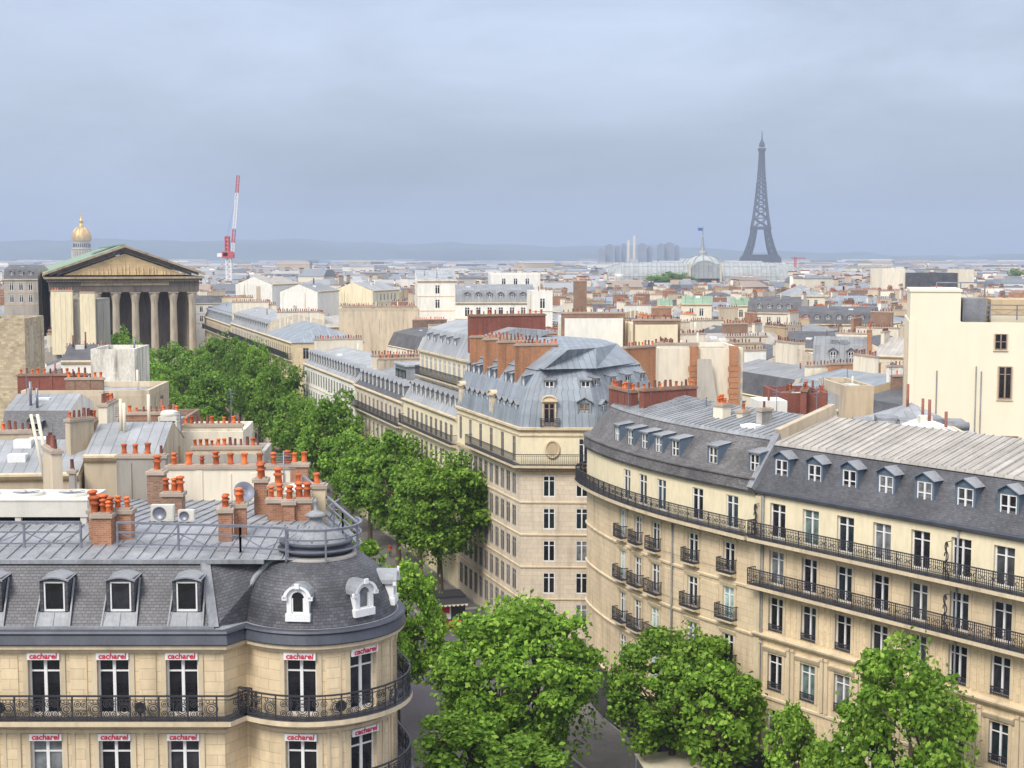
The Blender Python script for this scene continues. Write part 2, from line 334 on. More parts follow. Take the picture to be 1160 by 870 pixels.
def wall(mb, path, u0, u1, z0, z1, ops=(), m=0, depth=.3, mr=None):
    mr = m if mr is None else mr
    us = set(round(x, 4) for x in path.brk(u0, u1)); zs = {z0, z1}
    for uc, w_, zb, h_ in ops: us |= {round(uc-w_/2, 4), round(uc+w_/2, 4)}; zs |= {zb, zb+h_}
    us = sorted(us); zs = sorted(z for z in zs if z0 <= z <= z1)
    for a, b in zip(us, us[1:]):
        if b-a < 1e-3: continue
        uc = (a+b)/2; col = [o for o in ops if abs(uc-o[0]) < o[1]/2]
        if not col: mb.poly([path.at(a,0,z0), path.at(b,0,z0), path.at(b,0,z1), path.at(a,0,z1)], m, [(a,z0),(b,z0),(b,z1),(a,z1)]); continue
        for c, d in zip(zs, zs[1:]):
            zc = (c+d)/2
            if any(o[2] < zc < o[2]+o[3] for o in col): continue
            mb.poly([path.at(a,0,c), path.at(b,0,c), path.at(b,0,d), path.at(a,0,d)], m, [(a,c),(b,c),(b,d),(a,d)])
        for o in col:
            for z, fl in ((o[2], 0), (o[2]+o[3], 1)):
                q = [path.at(a,0,z), path.at(b,0,z), path.at(b,-depth,z), path.at(a,-depth,z)]; mb.poly(q[::-1] if fl else q, mr)
    for o in ops:
        l, r_ = round(o[0]-o[1]/2, 4), round(o[0]+o[1]/2, 4)
        mb.poly([path.at(l,0,o[2]), path.at(l,0,o[2]+o[3]), path.at(l,-depth,o[2]+o[3]), path.at(l,-depth,o[2])], mr)
        mb.poly([path.at(r_,0,o[2]), path.at(r_,-depth,o[2]), path.at(r_,-depth,o[2]+o[3]), path.at(r_,0,o[2]+o[3])], mr)

# ---------------------------------------------------------------- windows, dormers, railings, chimneys (local: x along, -y outward, z up)
_wc = {}
def win_meshes(w_, h_, kind='french', gl='glass', fr='frame'):
    key = (round(w_,2), round(h_,2), kind, gl, fr)
    if key in _wc: return _wc[key]
    f = MB(); t = .075 if w_ > .9 else .06
    f.box(-w_/2, -w_/2+t, -.06, .04, 0, h_); f.box(w_/2-t, w_/2, -.06, .04, 0, h_)
    f.box(-w_/2+t, w_/2-t, -.058, .04, h_-t, h_); f.box(-w_/2+t, w_/2-t, -.058, .04, 0, t*1.3)
    if kind != 'single': f.box(-t*.8, t*.8, -.07, .03, t*1.3, h_-t)
    if kind == 'french':
        for z in ([h_*.76] if h_ > 1.6 else [h_*.5]): f.box(-w_/2+t, -t*.8, -.05, .03, z-.03, z+.03); f.box(t*.8, w_/2-t, -.05, .03, z-.03, z+.03)
    if kind == 'grid':
        for q in (.33, .66): f.box(-w_/2+t, -t*.8, -.05, .03, h_*q-.02, h_*q+.02); f.box(t*.8, w_/2-t, -.05, .03, h_*q-.02, h_*q+.02)
    g = MB(); g.box(-w_/2+t*.5, w_/2-t*.5, .0, .02, t, h_-t*.5)
    b = MB(); b.add(f); b.add(g, None, 1)
    _wc[key] = (f.mesh('window', [fr]), g.mesh('pane', [gl]), b.mesh('window', [fr, gl])); return _wc[key]
def put_window(parent, T, w_, h_, kind='french', gl='glass', fr='frame', near=True, name='window'):
    a, b, c = win_meshes(w_, h_, kind, gl, fr)
    if near: o = link(name, a, parent, T); link('pane', b, o, T); return o
    return link(name, c, parent, T)
def windows(B, path, ops, depth=.3, near=True, gls=('glass',), fr='frame', kind='french'):
    for uc, w_, zb, h_ in ops:
        x, y = path.at(uc, -depth+.02) if False else mid_at(path, uc, w_, -depth+.06)
        put_window(B, TW(x, y, zb, path.rzs(uc) if len(path.d) > 6 else path.rz(uc)), w_, h_, kind, random.choice(gls), fr, near)
def mid_at(path, uc, w_, off):
    a = Vector(path.at(uc-w_/2, off)); b = Vector(path.at(uc+w_/2, off)); return ((a+b)/2)[:]
def railing(mb, path, off, z, h_=1.0, u0=0, u1=None, step=.14, m=0, ends=True, fancy=0):
    u1 = path.L if u1 is None else u1; us = path.brk(u0, u1)
    def P(u, dz, o=0): return path.at(u, off+o, z+dz)
    for a, b in zip(us, us[1:]):
        mb.bar(P(a,h_), P(b,h_), .07, .06, m); mb.bar(P(a,.08), P(b,.08), .05, .05, m); mb.bar(P(a,h_-.15), P(b,h_-.15), .03, .03, m)
        if fancy == 2: mb.bar(P(a,.3), P(b,.3), .03, .03, m)
    nn = max(1, round((u1-u0)/step))
    for k in range(nn+1):
        u = u0+(u1-u0)*k/nn; post = fancy and k % 8 == 0
        if fancy == 1 and k % 4 and not post: continue
        q = Vector(P(u, 0)); mb.bar(q, q+Vector((0,0,h_)), .06 if post else .03, None, m)
    if fancy:
        def ring(uc, zc, r, rr=.025, n_=12):
            A, B_ = Vector(P(max(u0,uc-.2), 0)), Vector(P(min(u1,uc+.2), 0)); dn = (B_-A).normalized(); c = Vector(P(min(max(uc,u0),u1), zc))
            pts = [c+dn*(r*cos(2*pi*k/n_))+Vector((0,0,r*sin(2*pi*k/n_))) for k in range(n_+1)]
            for p_, q_ in zip(pts, pts[1:]): mb.bar(p_, q_, rr, rr, m)
        if fancy == 1:
            w2 = .56; nn = max(1, round((u1-u0)/w2)); w2 = (u1-u0)/nn
            for k in range(nn):
                u = u0+(k+.5)*w2
                if k % 2: 
                    for r, rr in ((.2,.034),(.11,.03),(.26,.022)): ring(u, .46, r, rr)
                    for dz in (.76, .17): ring(u-.14, dz, .07, .026, 8); ring(u+.14, dz, .07, .026, 8)
                else:
                    for sx in (-.13, .13):
                        ring(u+sx, .66, .12, .026); ring(u+sx, .27, .12, .026); ring(u+sx, .66, .05, .03, 6); ring(u+sx, .27, .05, .03, 6)
        else:
            nn = max(1, round((u1-u0)/.32))
            for k in range(nn): ring(u0+(u1-u0)*(k+.5)/nn, h_*.58, .11, .028, 8)
    if ends:
        for u in (us[0], us[-1]):
            a, b = path.at(u, 0, z+h_), P(u, h_); mb.bar(a, b, .05, .05, m); mb.bar((a[0],a[1],z+.1), (b[0],b[1],z+.1), .04, .04, m)
            A, B_ = Vector((*a[:2], z)), Vector((*b[:2], z))
            for k in range(1, 5): q = A.lerp(B_, k/5); mb.bar(q, q+Vector((0,0,h_)), .024, None, m)
def balcony(B, path, z, proj=.8, u0=0, u1=None, th=.22, fancy=0, mats='moulding', h_=1.0, step=.14, ends=True):
    u1 = path.L if u1 is None else u1; s = MB()
    sweep(s, path, [(0,z-th-.16),(proj*.45,z-th-.12),(proj*.8,z-th),(proj+.06,z-th),(proj+.06,z),(0,z)], u0, u1, ms=[0,0,0,0,1])
    o = part(s, 'balcony', [mats, 'leadband'], B); r_ = MB(); railing(r_, path, proj-.04, z+.012, h_, u0, u1, step, 0, ends, fancy); part(r_, 'railing', ['iron'], o); return o
_pots = {}
def pot_mesh(k):
    if k in _pots: return _pots[k]
    m = MB()
    if k == 0: m.lathe([(.15,0),(.17,.05),(.125,.1),(.13,.42),(.165,.46),(.165,.52),(.12,.52),(.10,.35)], 9)
    elif k == 1: m.lathe([(.15,0),(.13,.3),(.19,.34),(.19,.40),(.12,.42),(.12,.52),(.19,.55),(.16,.62),(0,.66)], 9)
    else: m.lathe([(.12,0),(.10,.55),(.12,.58),(.08,.58)], 8)
    _pots[k] = [m.mesh('chimney_pot', ['pot' if k < 2 else 'pot_d']), m]; return _pots[k]
def chimney(B, x, y, z0, z1, w_, d_, rz, mt='brick', n=4, near=True, rows=1, kinds=(0,1), s=1., name='chimney'):
    T = TW(x, y, 0, rz); m = MB(); m.T = T
    m.box(-w_/2, w_/2, -d_/2, d_/2, z0, z1, 0, 'b')
    if w_ > 2.2 and mt not in ('moulding',):
        xx = -w_/2+random.uniform(.2,.7)
        while xx < w_/2-.5:
            ww = random.uniform(.18,.4); [m.box(xx, xx+ww, s_*d_/2-(.05 if s_ < 0 else 0), s_*d_/2+(.05 if s_ > 0 else 0), z0, z1-random.uniform(.16,.5), 0) for s_ in (-1, 1)]; xx += ww+random.uniform(.4,1.3)
    m.box(-w_/2-.08, w_/2+.08, -d_/2-.08, d_/2+.08, z1-.14, z1+.02, 1); m.box(-w_/2+.05, w_/2-.05, -d_/2+.05, d_/2-.05, z1+.02, z1+.09, 1)
    P = []
    for r_ in range(rows):
        for k in range(n): P.append((-w_/2+w_*(k+.5)/n+random.uniform(-.04,.04), (-d_/2+d_*(r_+.5)/rows)*.9, random.choice(kinds), s*random.uniform(.74,1.2)))
    if not near:
        for a, b, k, q in P:
            if random.random() < .1: continue
            m.add(pot_mesh(k)[1], T @ TW(a, b, z1+.08, 0, q*.9), 2)
    o = part(m, name, [mt, 'capstone' if mt != 'brick_r' else 'brownbrick', random.choice(['pot','pot_d','pot_d','pot_d','pot_d']) if not near else 'pot'], B)
    if near:
        for a, b, k, q in P: link('chimney_pot', pot_mesh(k)[0], o, T @ TW(a, b, z1+.07, random.random()*6, q) @ Matrix.Rotation(random.uniform(-.06,.06), 4, 'X'))
    return o
_dc = {}
def dormer_mesh(kind, w_, h_, d_, mats):
    key = (kind, w_, h_, d_, mats)
    if key in _dc: return _dc[key]
    m = MB(); t = .13; W2 = w_/2+t
    m.box(-W2, -w_/2, 0, d_, 0, h_+.12); m.box(w_/2, W2, 0, d_, 0, h_+.12); m.box(-w_/2, w_/2, 0, d_, h_, h_+.12); m.box(-w_/2, w_/2, 0, d_, -.25, 0)
    zt = h_+.12
    if kind == 'cap':        # shallow curved zinc hood
        n = 8; pts = [(-W2-.06+(2*W2+.12)*k/n, zt-.06+.14*sin(pi*k/n)) for k in range(n+1)]
        for (a, za), (b, zb) in zip(pts, pts[1:]):
            m.poly([(a,-.1,za-.06),(b,-.1,zb-.06),(b,-.1,zb),(a,-.1,za)], 2); m.poly([(a,-.1,za),(b,-.1,zb),(b,d_,zb+.05),(a,d_,za+.05)], 1); m.poly([(a,-.1,za-.06),(a,0,za-.06),(b,0,zb-.06),(b,-.1,zb-.06)], 2)
    elif kind == 'gable':
        for s_ in (-1, 1):
            m.poly([(0,-.2,zt+.42),(s_*(W2+.16),-.2,zt-.02),(s_*(W2+.16),d_+.4,zt-.02),(0,d_+.4,zt+.42)][::s_], 1)
            m.poly([(0,-.2,zt+.36),(s_*(W2+.16),-.2,zt-.08),(s_*(W2+.16),-.2,zt-.02),(0,-.2,zt+.42)][::s_], 0)
        m.poly([(-W2,-.02,zt),(W2,-.02,zt),(0,-.02,zt+.36)], 0)
    elif kind == 'shed':
        m.poly([(-W2-.08,-.12,zt),(W2+.08,-.12,zt),(W2+.08,d_+.1,zt+.3),(-W2-.08,d_+.1,zt+.3)], 1); m.box(-W2-.08, W2+.08, -.14, -.06, zt-.08, zt+.01, 1)
        for s_ in (-1, 1): m.poly([(s_*W2,0,zt),(s_*W2,d_,zt),(s_*W2,d_,zt+.28)][::s_], 0)
    elif kind == 'arch':     # rounded pediment on stone or painted metal
        n = 10; r_ = W2+.1
        m.box(-W2-.14, W2+.14, -.14, .1, zt, zt+.12, 2)
        pts = [(-r_*cos(pi*k/n), zt+.12+r_*.62*sin(pi*k/n)) for k in range(n+1)]
        for (a, za), (b, zb) in zip(pts, pts[1:]):
            m.poly([(a,-.14,za),(b,-.14,zb),(b,d_+.2,zb),(a,d_+.2,za)][::-1], 1); m.poly([(a*.82,-.14,zt+.12+(za-zt-.12)*.8),(b*.82,-.14,zt+.12+(zb-zt-.12)*.8),(b,-.14,zb),(a,-.14,za)], 2)
            m.poly([(0,-.05,zt+.12),(a*.82,-.05,zt+.12+(za-zt-.12)*.8),(b*.82,-.05,zt+.12+(zb-zt-.12)*.8)][::-1], 0)
    _dc[key] = m.mesh('dormer', list(mats)); return _dc[key]
def dormer(B, T, kind, w_, h_, d_, mats, gl='glass', fr='frame', wk='french'):
    o = link('dormer', dormer_mesh(kind, w_, h_, d_, mats), B, T); link('window', win_meshes(w_-.02, h_-.02, wk, gl, fr)[2], o, T @ TW(0, .1, 0)); return o
# ================================================================ GROUND, ROADS
S1 = Vector((-.322, .947)); T1 = Vector((.947, .322))     # along the avenue; across it to the right
AL = Vector((-4.98, 58.2)); CR = Vector((.8, 128.0))      # points on the left and right facade lines
def st(s, t, base=AL): q = base+S1*s+T1*t; return (q.x, q.y)
g = MB(); g.poly([(-9500,-300,0),(9500,-300,0),(9500,9800,0),(-9500,9800,0)]); struct(g, 'ground', ['ground'])
r_ = MB()
r_.poly([(*st(-70,0),.004),(*st(-70,27.7),.004),(*st(330,27.7),.004),(*st(330,0),.004)]); struct(r_, 'road', ['asphalt'])
r2 = MB(); r2.poly([(-9,20,.008),(60,20,.008),(60,60,.008),(9.5,112,.008),(-2,128,.008),(-14,100,.008)]); struct(r2, 'crossing_road', ['asphalt'])
def pave(name, pts):
    m = MB(); n = len(pts); z = .13
    m.poly([(*p, z) for p in pts], 0)
    for a, b in zip(pts, pts[1:]+pts[:1]): m.poly([(*a,0),(*b,0),(*b,z),(*a,z)], 1); A, B_ = Vector(a), Vector(b); m.bar((*a, z-.06), (*b, z-.06), .22, .14, 1)
    struct(m, name, ['paving', 'kerb'])
pave('left_pavement', [st(0,0), st(0,5.6), st(326,5.6), st(326,0)])
EP = [at_z(px, py, 17.6) for px, py in ((667,545),(700,562),(760,582),(857,606),(1160,671))]
pave('right_pavement', [st(76,21.2), st(76,27.8), st(326,27.8), st(326,21.2)])
dE = (Vector(EP[4])-Vector(EP[3])).normalized(); nE = Vector((dE.y, -dE.x))
q = [Vector(p) for p in EP]; far = q[4]+dE*22
pave('corner_pavement', [(q[0]+Vector((-.9,7)))[:], (q[0]+Vector((-4.6,6)))[:], (q[0]+Vector((-4.4,-1)))[:], (q[1]+Vector((-4.9,-3)))[:], (q[2]+nE*6)[:], (q[3]+nE*6)[:], (far+nE*6)[:], (far)[:], q[3][:], q[2][:], q[1][:], q[0][:]])
mk = MB()
for k in range(11):
    a = 7.2+k*1.25
    mk.poly([(*st(57.5,a),.013),(*st(57.5,a+.55),.013),(*st(61.5,a+.55),.013),(*st(61.5,a),.013)])
for k in range(18): mk.poly([(*st(66+k*12,13.8),.013),(*st(66+k*12,13.95),.013),(*st(69+k*12,13.95),.013),(*st(69+k*12,13.8),.013)])
struct(mk, 'road_markings', ['marking'])

# ================================================================ BUILDING A: stone corner building with the slate rotunda
cx, cyy, rr = -8.05, 57.2, 3.24
apts = [(-34, 54), (-11.27, 54), (-10.6, 55.1)]+arc(cx, cyy, rr, R(221), R(378.8), 22)
endA = Vector(apts[-1])+S1*14; apts.append(endA[:])
PA = Path(apts)
A = thing('corner_building', 'cream stone corner building with slate rotunda dome and red lettered signs over its windows', 'building', (cx, cyy, 0))
uc0 = PA.c[3]
def uarc(deg): return uc0+rr*(R(deg)-R(221))
uflat = [x_at(px, 54, 18) + 34 for px in (51, 129, 207)]; du = uflat[1]-uflat[0]
uflat = [uflat[0]-du*k for k in range(5, 0, -1)]+uflat
ucur = [uarc(266), uarc(312), uarc(357)]
us_all = uflat+ucur+[uarc(378.8)+3+2.6*k for k in range(4)]
opsA = []
rows = [(17.12, 2.32), (13.9, 2.3), (10.7, 2.3), (7.4, 2.3), (3.9, 2.3)]
for u in us_all:
    for zb, hh in rows: opsA.append((u, 1.25, zb, hh))
m = MB(); wall(m, PA, 0, PA.L, 0, 19.75, opsA, 0, .28)
for z in (16.55, 13.35, 10.15, 6.9): sweep(m, PA, [(0,z-.14),(.07,z-.1),(.07,z+.03),(0,z+.06)], caps=False, m=1)
for i, u in enumerate(us_all):                      # raised surrounds and flat panels between windows
    nxt = us_all[i+1] if i+1 < len(us_all) else None
    for zb, hh in rows[:3]:
        for sgn in (-1, 1):
            x0 = u+sgn*.73; sweep(m, PA, [(0,zb-.02),(.05,zb-.02),(.05,zb+hh+.22),(0,zb+hh+.22)], min(x0-.1,x0+.1), max(x0-.1,x0+.1), 1)
        if nxt and nxt-u > 2.2 and nxt-u < 4.3:
            a, b = u+1.02, nxt-1.02
            sweep(m, PA, [(0,zb+.25),(.035,zb+.25),(.035,zb+hh+.1),(0,zb+hh+.1)], a, b, 0)
            if zb < 17 : 
                for q_ in (a-.02, b-.12): sweep(m, PA, [(.0,zb-.3),(.06,zb-.3),(.06,zb+hh+.4),(0,zb+hh+.4)], q_, q_+.14, 1)
    sweep(m, PA, [(0,19.42),(.09,19.42),(.11,19.74),(0,19.74)], u-.16, u+.16, 1)
part(m, 'wall', ['stone', 'moulding'], A)
m = MB(); sweep(m, PA, [(0,19.62),(.12,19.66),(.2,19.8),(.34,19.86),(.36,20.02),(0,20.02)]); part(m, 'cornice', ['moulding'], A)
m = MB(); sweep(m, PA, [(.1,20.02),(.42,20.03),(.44,20.08),(.34,20.42),(.42,20.50),(.38,20.58),(.12,20.6),(-.3,20.66)], ms=[0,0,0,0,0,0,1,1]); part(m, 'gutter', ['leadband', 'zinc_pl'], A)
windows(A, PA, opsA, .28)
# signs over the windows
cu = bpy.data.curves.new('t', 'FONT'); cu.body = 'cacharel'; cu.size = .30; cu.offset = .006; cu.extrude = .008; cu.align_x = 'CENTER'; cu.space_character = 1.02
to = bpy.data.objects.new('t', cu); COL.objects.link(to); bpy.context.view_layer.update()
tme = bpy.data.meshes.new_from_object(to.evaluated_get(bpy.context.evaluated_depsgraph_get())); bpy.data.objects.remove(to)
for v in tme.vertices: v.co = Vector((v.co.x*1.06+v.co.y*.12, -v.co.z, v.co.y))
tme.materials.clear(); tme.materials.append(M['red']); tme.name = 'lettering'
sm = MB(); sm.box(-.63, .63, -.06, .02, 0, .27); sme = sm.mesh('sign_panel', ['paintwhite'])
for u, wd, zb, hh in opsA:
    if zb < 10 or u > uarc(345) or u < 12: continue
    x, y = PA.at(u, .06); T = TW(x, y, zb+hh-.05, PA.rzs(u)); o = link('sign_panel', sme, A, T); link('lettering', tme, o, T @ TW(0, -.075, .06))
# balconies
balcony(A, PA, 17.1, .62, 8, uarc(378)+2, .2, fancy=1, h_=.98)
balcony(A, PA, 13.88, .62, uarc(285), uarc(378)+4, .2, fancy=1, h_=.98)
# mansard over the straight part, with zinc crown
m = MB()
m.poly([(-34,54.0,20.62),(-11.6,54.0,20.62),(-12.25,55.6,22.9),(-34,55.6,22.9)], 0)
m.poly([(-11.6,54.0,20.62),(-10.6,55.0,20.62),(-9.6,56.4,22.9),(-12.25,55.6,22.9)], 0)
m.poly([(-34,54.0,20.62),(-34,55.6,22.9),(-34,68,22.9),(-34,68,20.62)], 0)
part(m, 'mansard', ['slate'], A)
m = MB(); m.bar((-11.6,53.97,20.66),(-12.25,55.57,22.96),.34,.09); m.bar((-11.78,53.97,20.66),(-12.43,55.57,22.96),.07,.14)
m.bar((-34,55.55,22.93),(-9.9,55.55,22.93),.22,.16); m.bar((-34,53.95,20.66),(-11.6,53.95,20.66),.1,.1)
part(m, 'flashing', ['zinc_pl'], A)
m = MB(); yr, zr = 60.3, 23.5; e = endA
def zrf(y): return 22.98+(y-55.6)/(yr-55.6)*(zr-22.98) if y < yr else zr-(y-yr)*.085
m.poly([(-34,55.6,22.98),(-8.6,55.6,22.98),(-8.2,yr,zr),(-34,yr,zr)]); m.poly([(-34,yr,zr),(-8.2,yr,zr),(-12,73,zrf(73)),(-34,73,zrf(73))])
for k in range(44):
    x = -33.6+k*.58
    if x > -9.2: break
    m.bar((x,55.62,23.0),(x,yr,zr+.02),.06,.07); m.bar((x+.2,yr,zr+.02),(x+.2,73,zrf(73)+.02),.06,.07)
part(m, 'roof', ['zinc_pl'], A)
m = MB(); PS = Path([PA.p[-2][:], PA.p[-1][:]]); sweep(m, PS, [(.1,20.62),(-1.5,22.7),(-1.9,22.9)], m=0); m.poly([(*endA,0),(-34,endA.y,0),(-34,endA.y,22),(*endA,22)][::-1], 1); m.poly([(-34,54,0),(-34,54,20.6),(-34,endA.y,20.6),(-34,endA.y,0)],1)
m.poly([(-8.2,60.3,22.9),(-6.6,60.3,22.9),(-10.6,72.5,22.85),(-13,72.5,22.85)], 2); part(m, 'side_roof', ['slate', 'beige', 'zinc_pl'], A)
# dome
prof = [(3.3,20.62),(3.2,20.9),(3.1,21.3),(2.93,21.75),(2.68,22.15),(2.36,22.5),(1.98,22.78),(1.62,22.94)]
m = MB(); m.lathe(prof, 64, (cx, cyy), 0); part(m, 'dome', ['slate'], A)
m = MB(); m.lathe([(1.72,22.86),(1.74,22.97),(1.50,23.02),(1.46,22.98)], 48, (cx, cyy), 0); m.lathe([(1.42,22.98),(1.42,23.1),(1.55,23.14),(1.55,23.24),(1.42,23.28),(1.42,23.38),(1.5,23.42),(1.5,23.5),(1.3,23.52)], 48, (cx, cyy), 1)
m.lathe([(1.25,23.5),(1.15,23.62),(.8,23.88),(.42,24.08),(.3,24.2),(.24,24.4),(.42,24.46),(.45,24.52),(.28,24.62),(.08,24.72),(.07,25.0),(.11,25.06),(.07,25.14),(.02,25.2),(0,25.3)], 32, (cx, cyy), 2)
for k in range(12):
    a = 2*pi*k/12; m.bar((cx+1.2*cos(a), cyy+1.2*sin(a), 23.6), (cx+.42*cos(a), cyy+.42*sin(a), 24.1), .05, .05, 2)
for k in range(10):
    a = R(150)+R(150)*k/10
part(m, 'lantern', ['kerb', 'leadband', 'zinc_pl'], A)
m = MB(); m.tube([(-10.85,54.98,20.7),(-10.78,55.15,21.1),(-10.62,55.38,21.65),(-10.3,55.72,22.25),(-9.85,56.02,22.75),(-9.3,56.2,23.02)], .13, 8); part(m, 'dome_rib', ['zinc_pl'], A)
def arch_dormer(B, T, mats=('paintwhite','zinc_pl','paintwhite')):
    w_, h_ = .52, .62; m = MB(); m.T = T; n = 10
    m.box(-.45, -w_/2, 0, 1.5, 0, h_); m.box(w_/2, .45, 0, 1.5, 0, h_); m.box(-.5, .5, -.06, .5, -.3, 0)
    for k in range(n):
        a, b = pi-pi*k/n, pi-pi*(k+1)/n
        I = [(w_/2*cos(a), h_+w_/2*sin(a)), (w_/2*cos(b), h_+w_/2*sin(b))]; O = [(.45*cos(a), h_+.45*sin(a)), (.45*cos(b), h_+.45*sin(b))]; Q = [(.58*cos(a), h_+.54*sin(a)), (.58*cos(b), h_+.54*sin(b))]
        m.poly([(I[0][0],0,I[0][1]),(I[1][0],0,I[1][1]),(O[1][0],0,O[1][1]),(O[0][0],0,O[0][1])], 0)
        m.poly([(O[0][0],-.13,O[0][1]),(O[1][0],-.13,O[1][1]),(Q[1][0],-.13,Q[1][1]),(Q[0][0],-.13,Q[0][1])], 0)
        m.poly([(Q[0][0],-.13,Q[0][1]),(Q[1][0],-.13,Q[1][1]),(Q[1][0],1.6,Q[1][1]),(Q[0][0],1.6,Q[0][1])], 1, smooth=True)
        m.poly([(O[0][0],0,O[0][1]),(O[1][0],0,O[1][1]),(O[1][0],-.13,O[1][1]),(O[0][0],-.13,O[0][1])], 0)
        m.poly([(I[0][0],0,I[0][1]),(I[1][0],0,I[1][1]),(I[1][0],.12,I[1][1]),(I[0][0],.12,I[0][1])][::-1], 0)
    for s_ in (-1, 1): m.box(min(s_*.42, s_*.62), max(s_*.42, s_*.62), -.13, 0, h_-.06, h_+.08, 0)
    m.box(-.09, .09, -.18, -.1, h_+.42, h_+.62, 0)
    o = part(m, 'dormer', list(mats), B)
    m = MB(); m.T = T; m.poly([(-w_/2,.1,0),(w_/2,.1,0)]+[(w_/2*cos(pi*k/n), .1, h_+w_/2*sin(pi*k/n)) for k in range(n+1)], 0)
    for s_ in (-1, 1): m.box(min(s_*.2, s_*.26), max(s_*.2, s_*.26), .03, .1, 0, h_, 1)
    m.box(-.26, .26, .03, .1, 0, .06, 1); part(m, 'window', ['glass', 'frame'], o)
for d in (265, 313, 356):
    a = R(d); arch_dormer(A, TW(cx+3.26*cos(a), cyy+3.26*sin(a), 21.2, a+pi/2) @ Matrix.Scale(.98, 4))
for px in [-164,-88,-13, 62, 137, 212]:
    x = x_at(px, 54.4, 21.6); T = TW(x, 54.32, 21.2, 0, 1)
    dormer(A, T, 'cap', .84, 1.2, 1.4, ('slate','zinc_pl','zinc_pl'), wk='single')
    m = MB(); m.T = T; m.poly([(-.66,-.34,-.54),(.66,-.34,-.54),(.56,-.02,-.02),(-.56,-.02,-.02)], 0); m.bar((0,-.35,-.52),(0,-.03,-.02),.05,.04)
    for s_ in (-1,1): m.bar((s_*.68,-.36,-.56),(s_*.58,.0,-.02),.06,.06); m.bar((s_*.68,-.36,-.56),(s_*.6,.7,1.2),.06,.08)
    part(m, 'dormer_apron', ['zinc_pl'], A)
# roof railing
def rail_run(m, pts, zf, h_=1.0):
    for (x0, y0), (x1, y1) in zip(pts, pts[1:]):
        a, b = Vector((x0, y0, zf)), Vector((x1, y1, zf)); L_ = (b-a).length; n = max(1, round(L_/2.2))
        m.bar(a+Vector((0,0,h_)), b+Vector((0,0,h_)), .12, .09); m.bar(a+Vector((0,0,h_*.6)), b+Vector((0,0,h_*.6)), .07, .06); m.bar(a+Vector((0,0,.12)), b+Vector((0,0,.12)), .06, .06)
        if n > 0:
            for k in range(n+1):
                q_ = a.lerp(b, k/n); m.bar(q_-Vector((0,0,.25)), q_+Vector((0,0,h_)), .08, .08)
                if k < n and L_ > 1.5: c = a.lerp(b, (k+.5)/n); m.bar(q_+Vector((0,0,h_*.6)), c+Vector((0,0,.12)), .035); m.bar(c+Vector((0,0,.12)), a.lerp(b, (k+1)/n)+Vector((0,0,h_*.6)), .035)
def rail_arc(m, pts, zf):
    for k, (p, q) in enumerate(zip(pts, pts[1:])):
        for dz, w_ in ((1.0,.1),(.6,.06),(.12,.06)): m.bar((*p,zf+dz), (*q,zf+dz), w_)
        if k % 4 == 0: m.bar((*p,zf-.3), (*p,zf+1), .07)
m = MB(); rail_run(m, [(-34,57.2),(-17.7,57.2)], 23.2); rail_run(m, [(-16.2,57.2),(-11.0,56.4),(-9.0,55.9)], 23.2); rail_arc(m, [(cx+1.85*cos(a), cyy+1.85*sin(a)) for a in [R(238+13*k) for k in range(13)]], 23.2)
rail_run(m, [(-6.4,58.0),(-7.4,61),(-10.6,71)], 23.0); part(m, 'roof_railing', ['steel'], A)
# chimneys on A's own roof
def brick_stack(B, x, y, z0, z1, n, rows_=2, w_=.85, d_=.75, rz=0, s=1.0, mt='brick', kinds=(1,)):
    return chimney(B, x, y, z0, z1, w_, d_, rz, mt, n, True, rows_, kinds, s)
chimney(A, -16.95, 57.9, 22.6, 24.45, .8, .75, 0, 'brick', 3, True, 2, (1,)); chimney(A, -16.3, 58.5, 22.6, 24.5, .8, .6, 0, 'brick', 2, True, 1, (1,))
chimney(A, -17.4, 58.5, 22.6, 24.5, .55, .6, 0, 'brick', 2, True, 1, (1,))
chimney(A, -11.95, 58.2, 22.8, 24.6, .55, .6, .1, 'brick', 1, True, 2, (1,)); chimney(A, -11.45, 58.8, 22.8, 24.7, .5, .6, .1, 'brick', 1, True, 2, (1,))
chimney(A, -10.55, 62.3, 22.6, 24.3, .7, .6, .05, 'brick', 2, True, 1, (1,)); chimney(A, -9.9, 62.1, 22.6, 24.25, .5, .65, .05, 'brick', 1, True, 1, (1,)); chimney(A, -9.3, 62.3, 22.6, 24.3, .7, .6, .05, 'brick', 2, True, 1, (1,))
chimney(A, -11.7, 65.2, 22.6, 24.75, .6, .6, .05, 'brick', 1, True, 2, (1,)); chimney(A, -9.9, 64.6, 22.6, 24.55, 2.6, .6, .02, 'moulding', 3, True, 1, (1, 0))
chimney(A, -15.95, 65.8, 22.4, 24.0, .95, .7, 0, 'brownbrick', 3, True, 1, (1,)); 
chimney(A, -14.6, 72.7, 21, 24.25, 6.6, .5, .03, 'cream', 9, True, 1, (1, 0)); chimney(A, -11.05, 72.8, 21, 24.35, .9, .6, .03, 'brick', 2, True, 1, (0,)); chimney(A, -17.9, 70.5, 21.6, 24.3, .8, .8, 0, 'brownbrick', 1, True, 1, (1,))
chimney(A, -21.2, 67.5, 21, 24.8, .28, .3, 0, 'grey', 1, True, 1, (2,)); 
chimney(A, -23.8, 72.5, 21, 25.2, .5, 2.6, .5, 'beige', 1, True, 6, (2,)); chimney(A, -28.5, 73, 21, 25.4, 2.4, .6, .2, 'beige', 6, True, 1, (2,)); chimney(A, -19.6, 74.2, 21, 24.6, 2.6, .5, .0, 'grey', 4, True, 1, (2, 0))
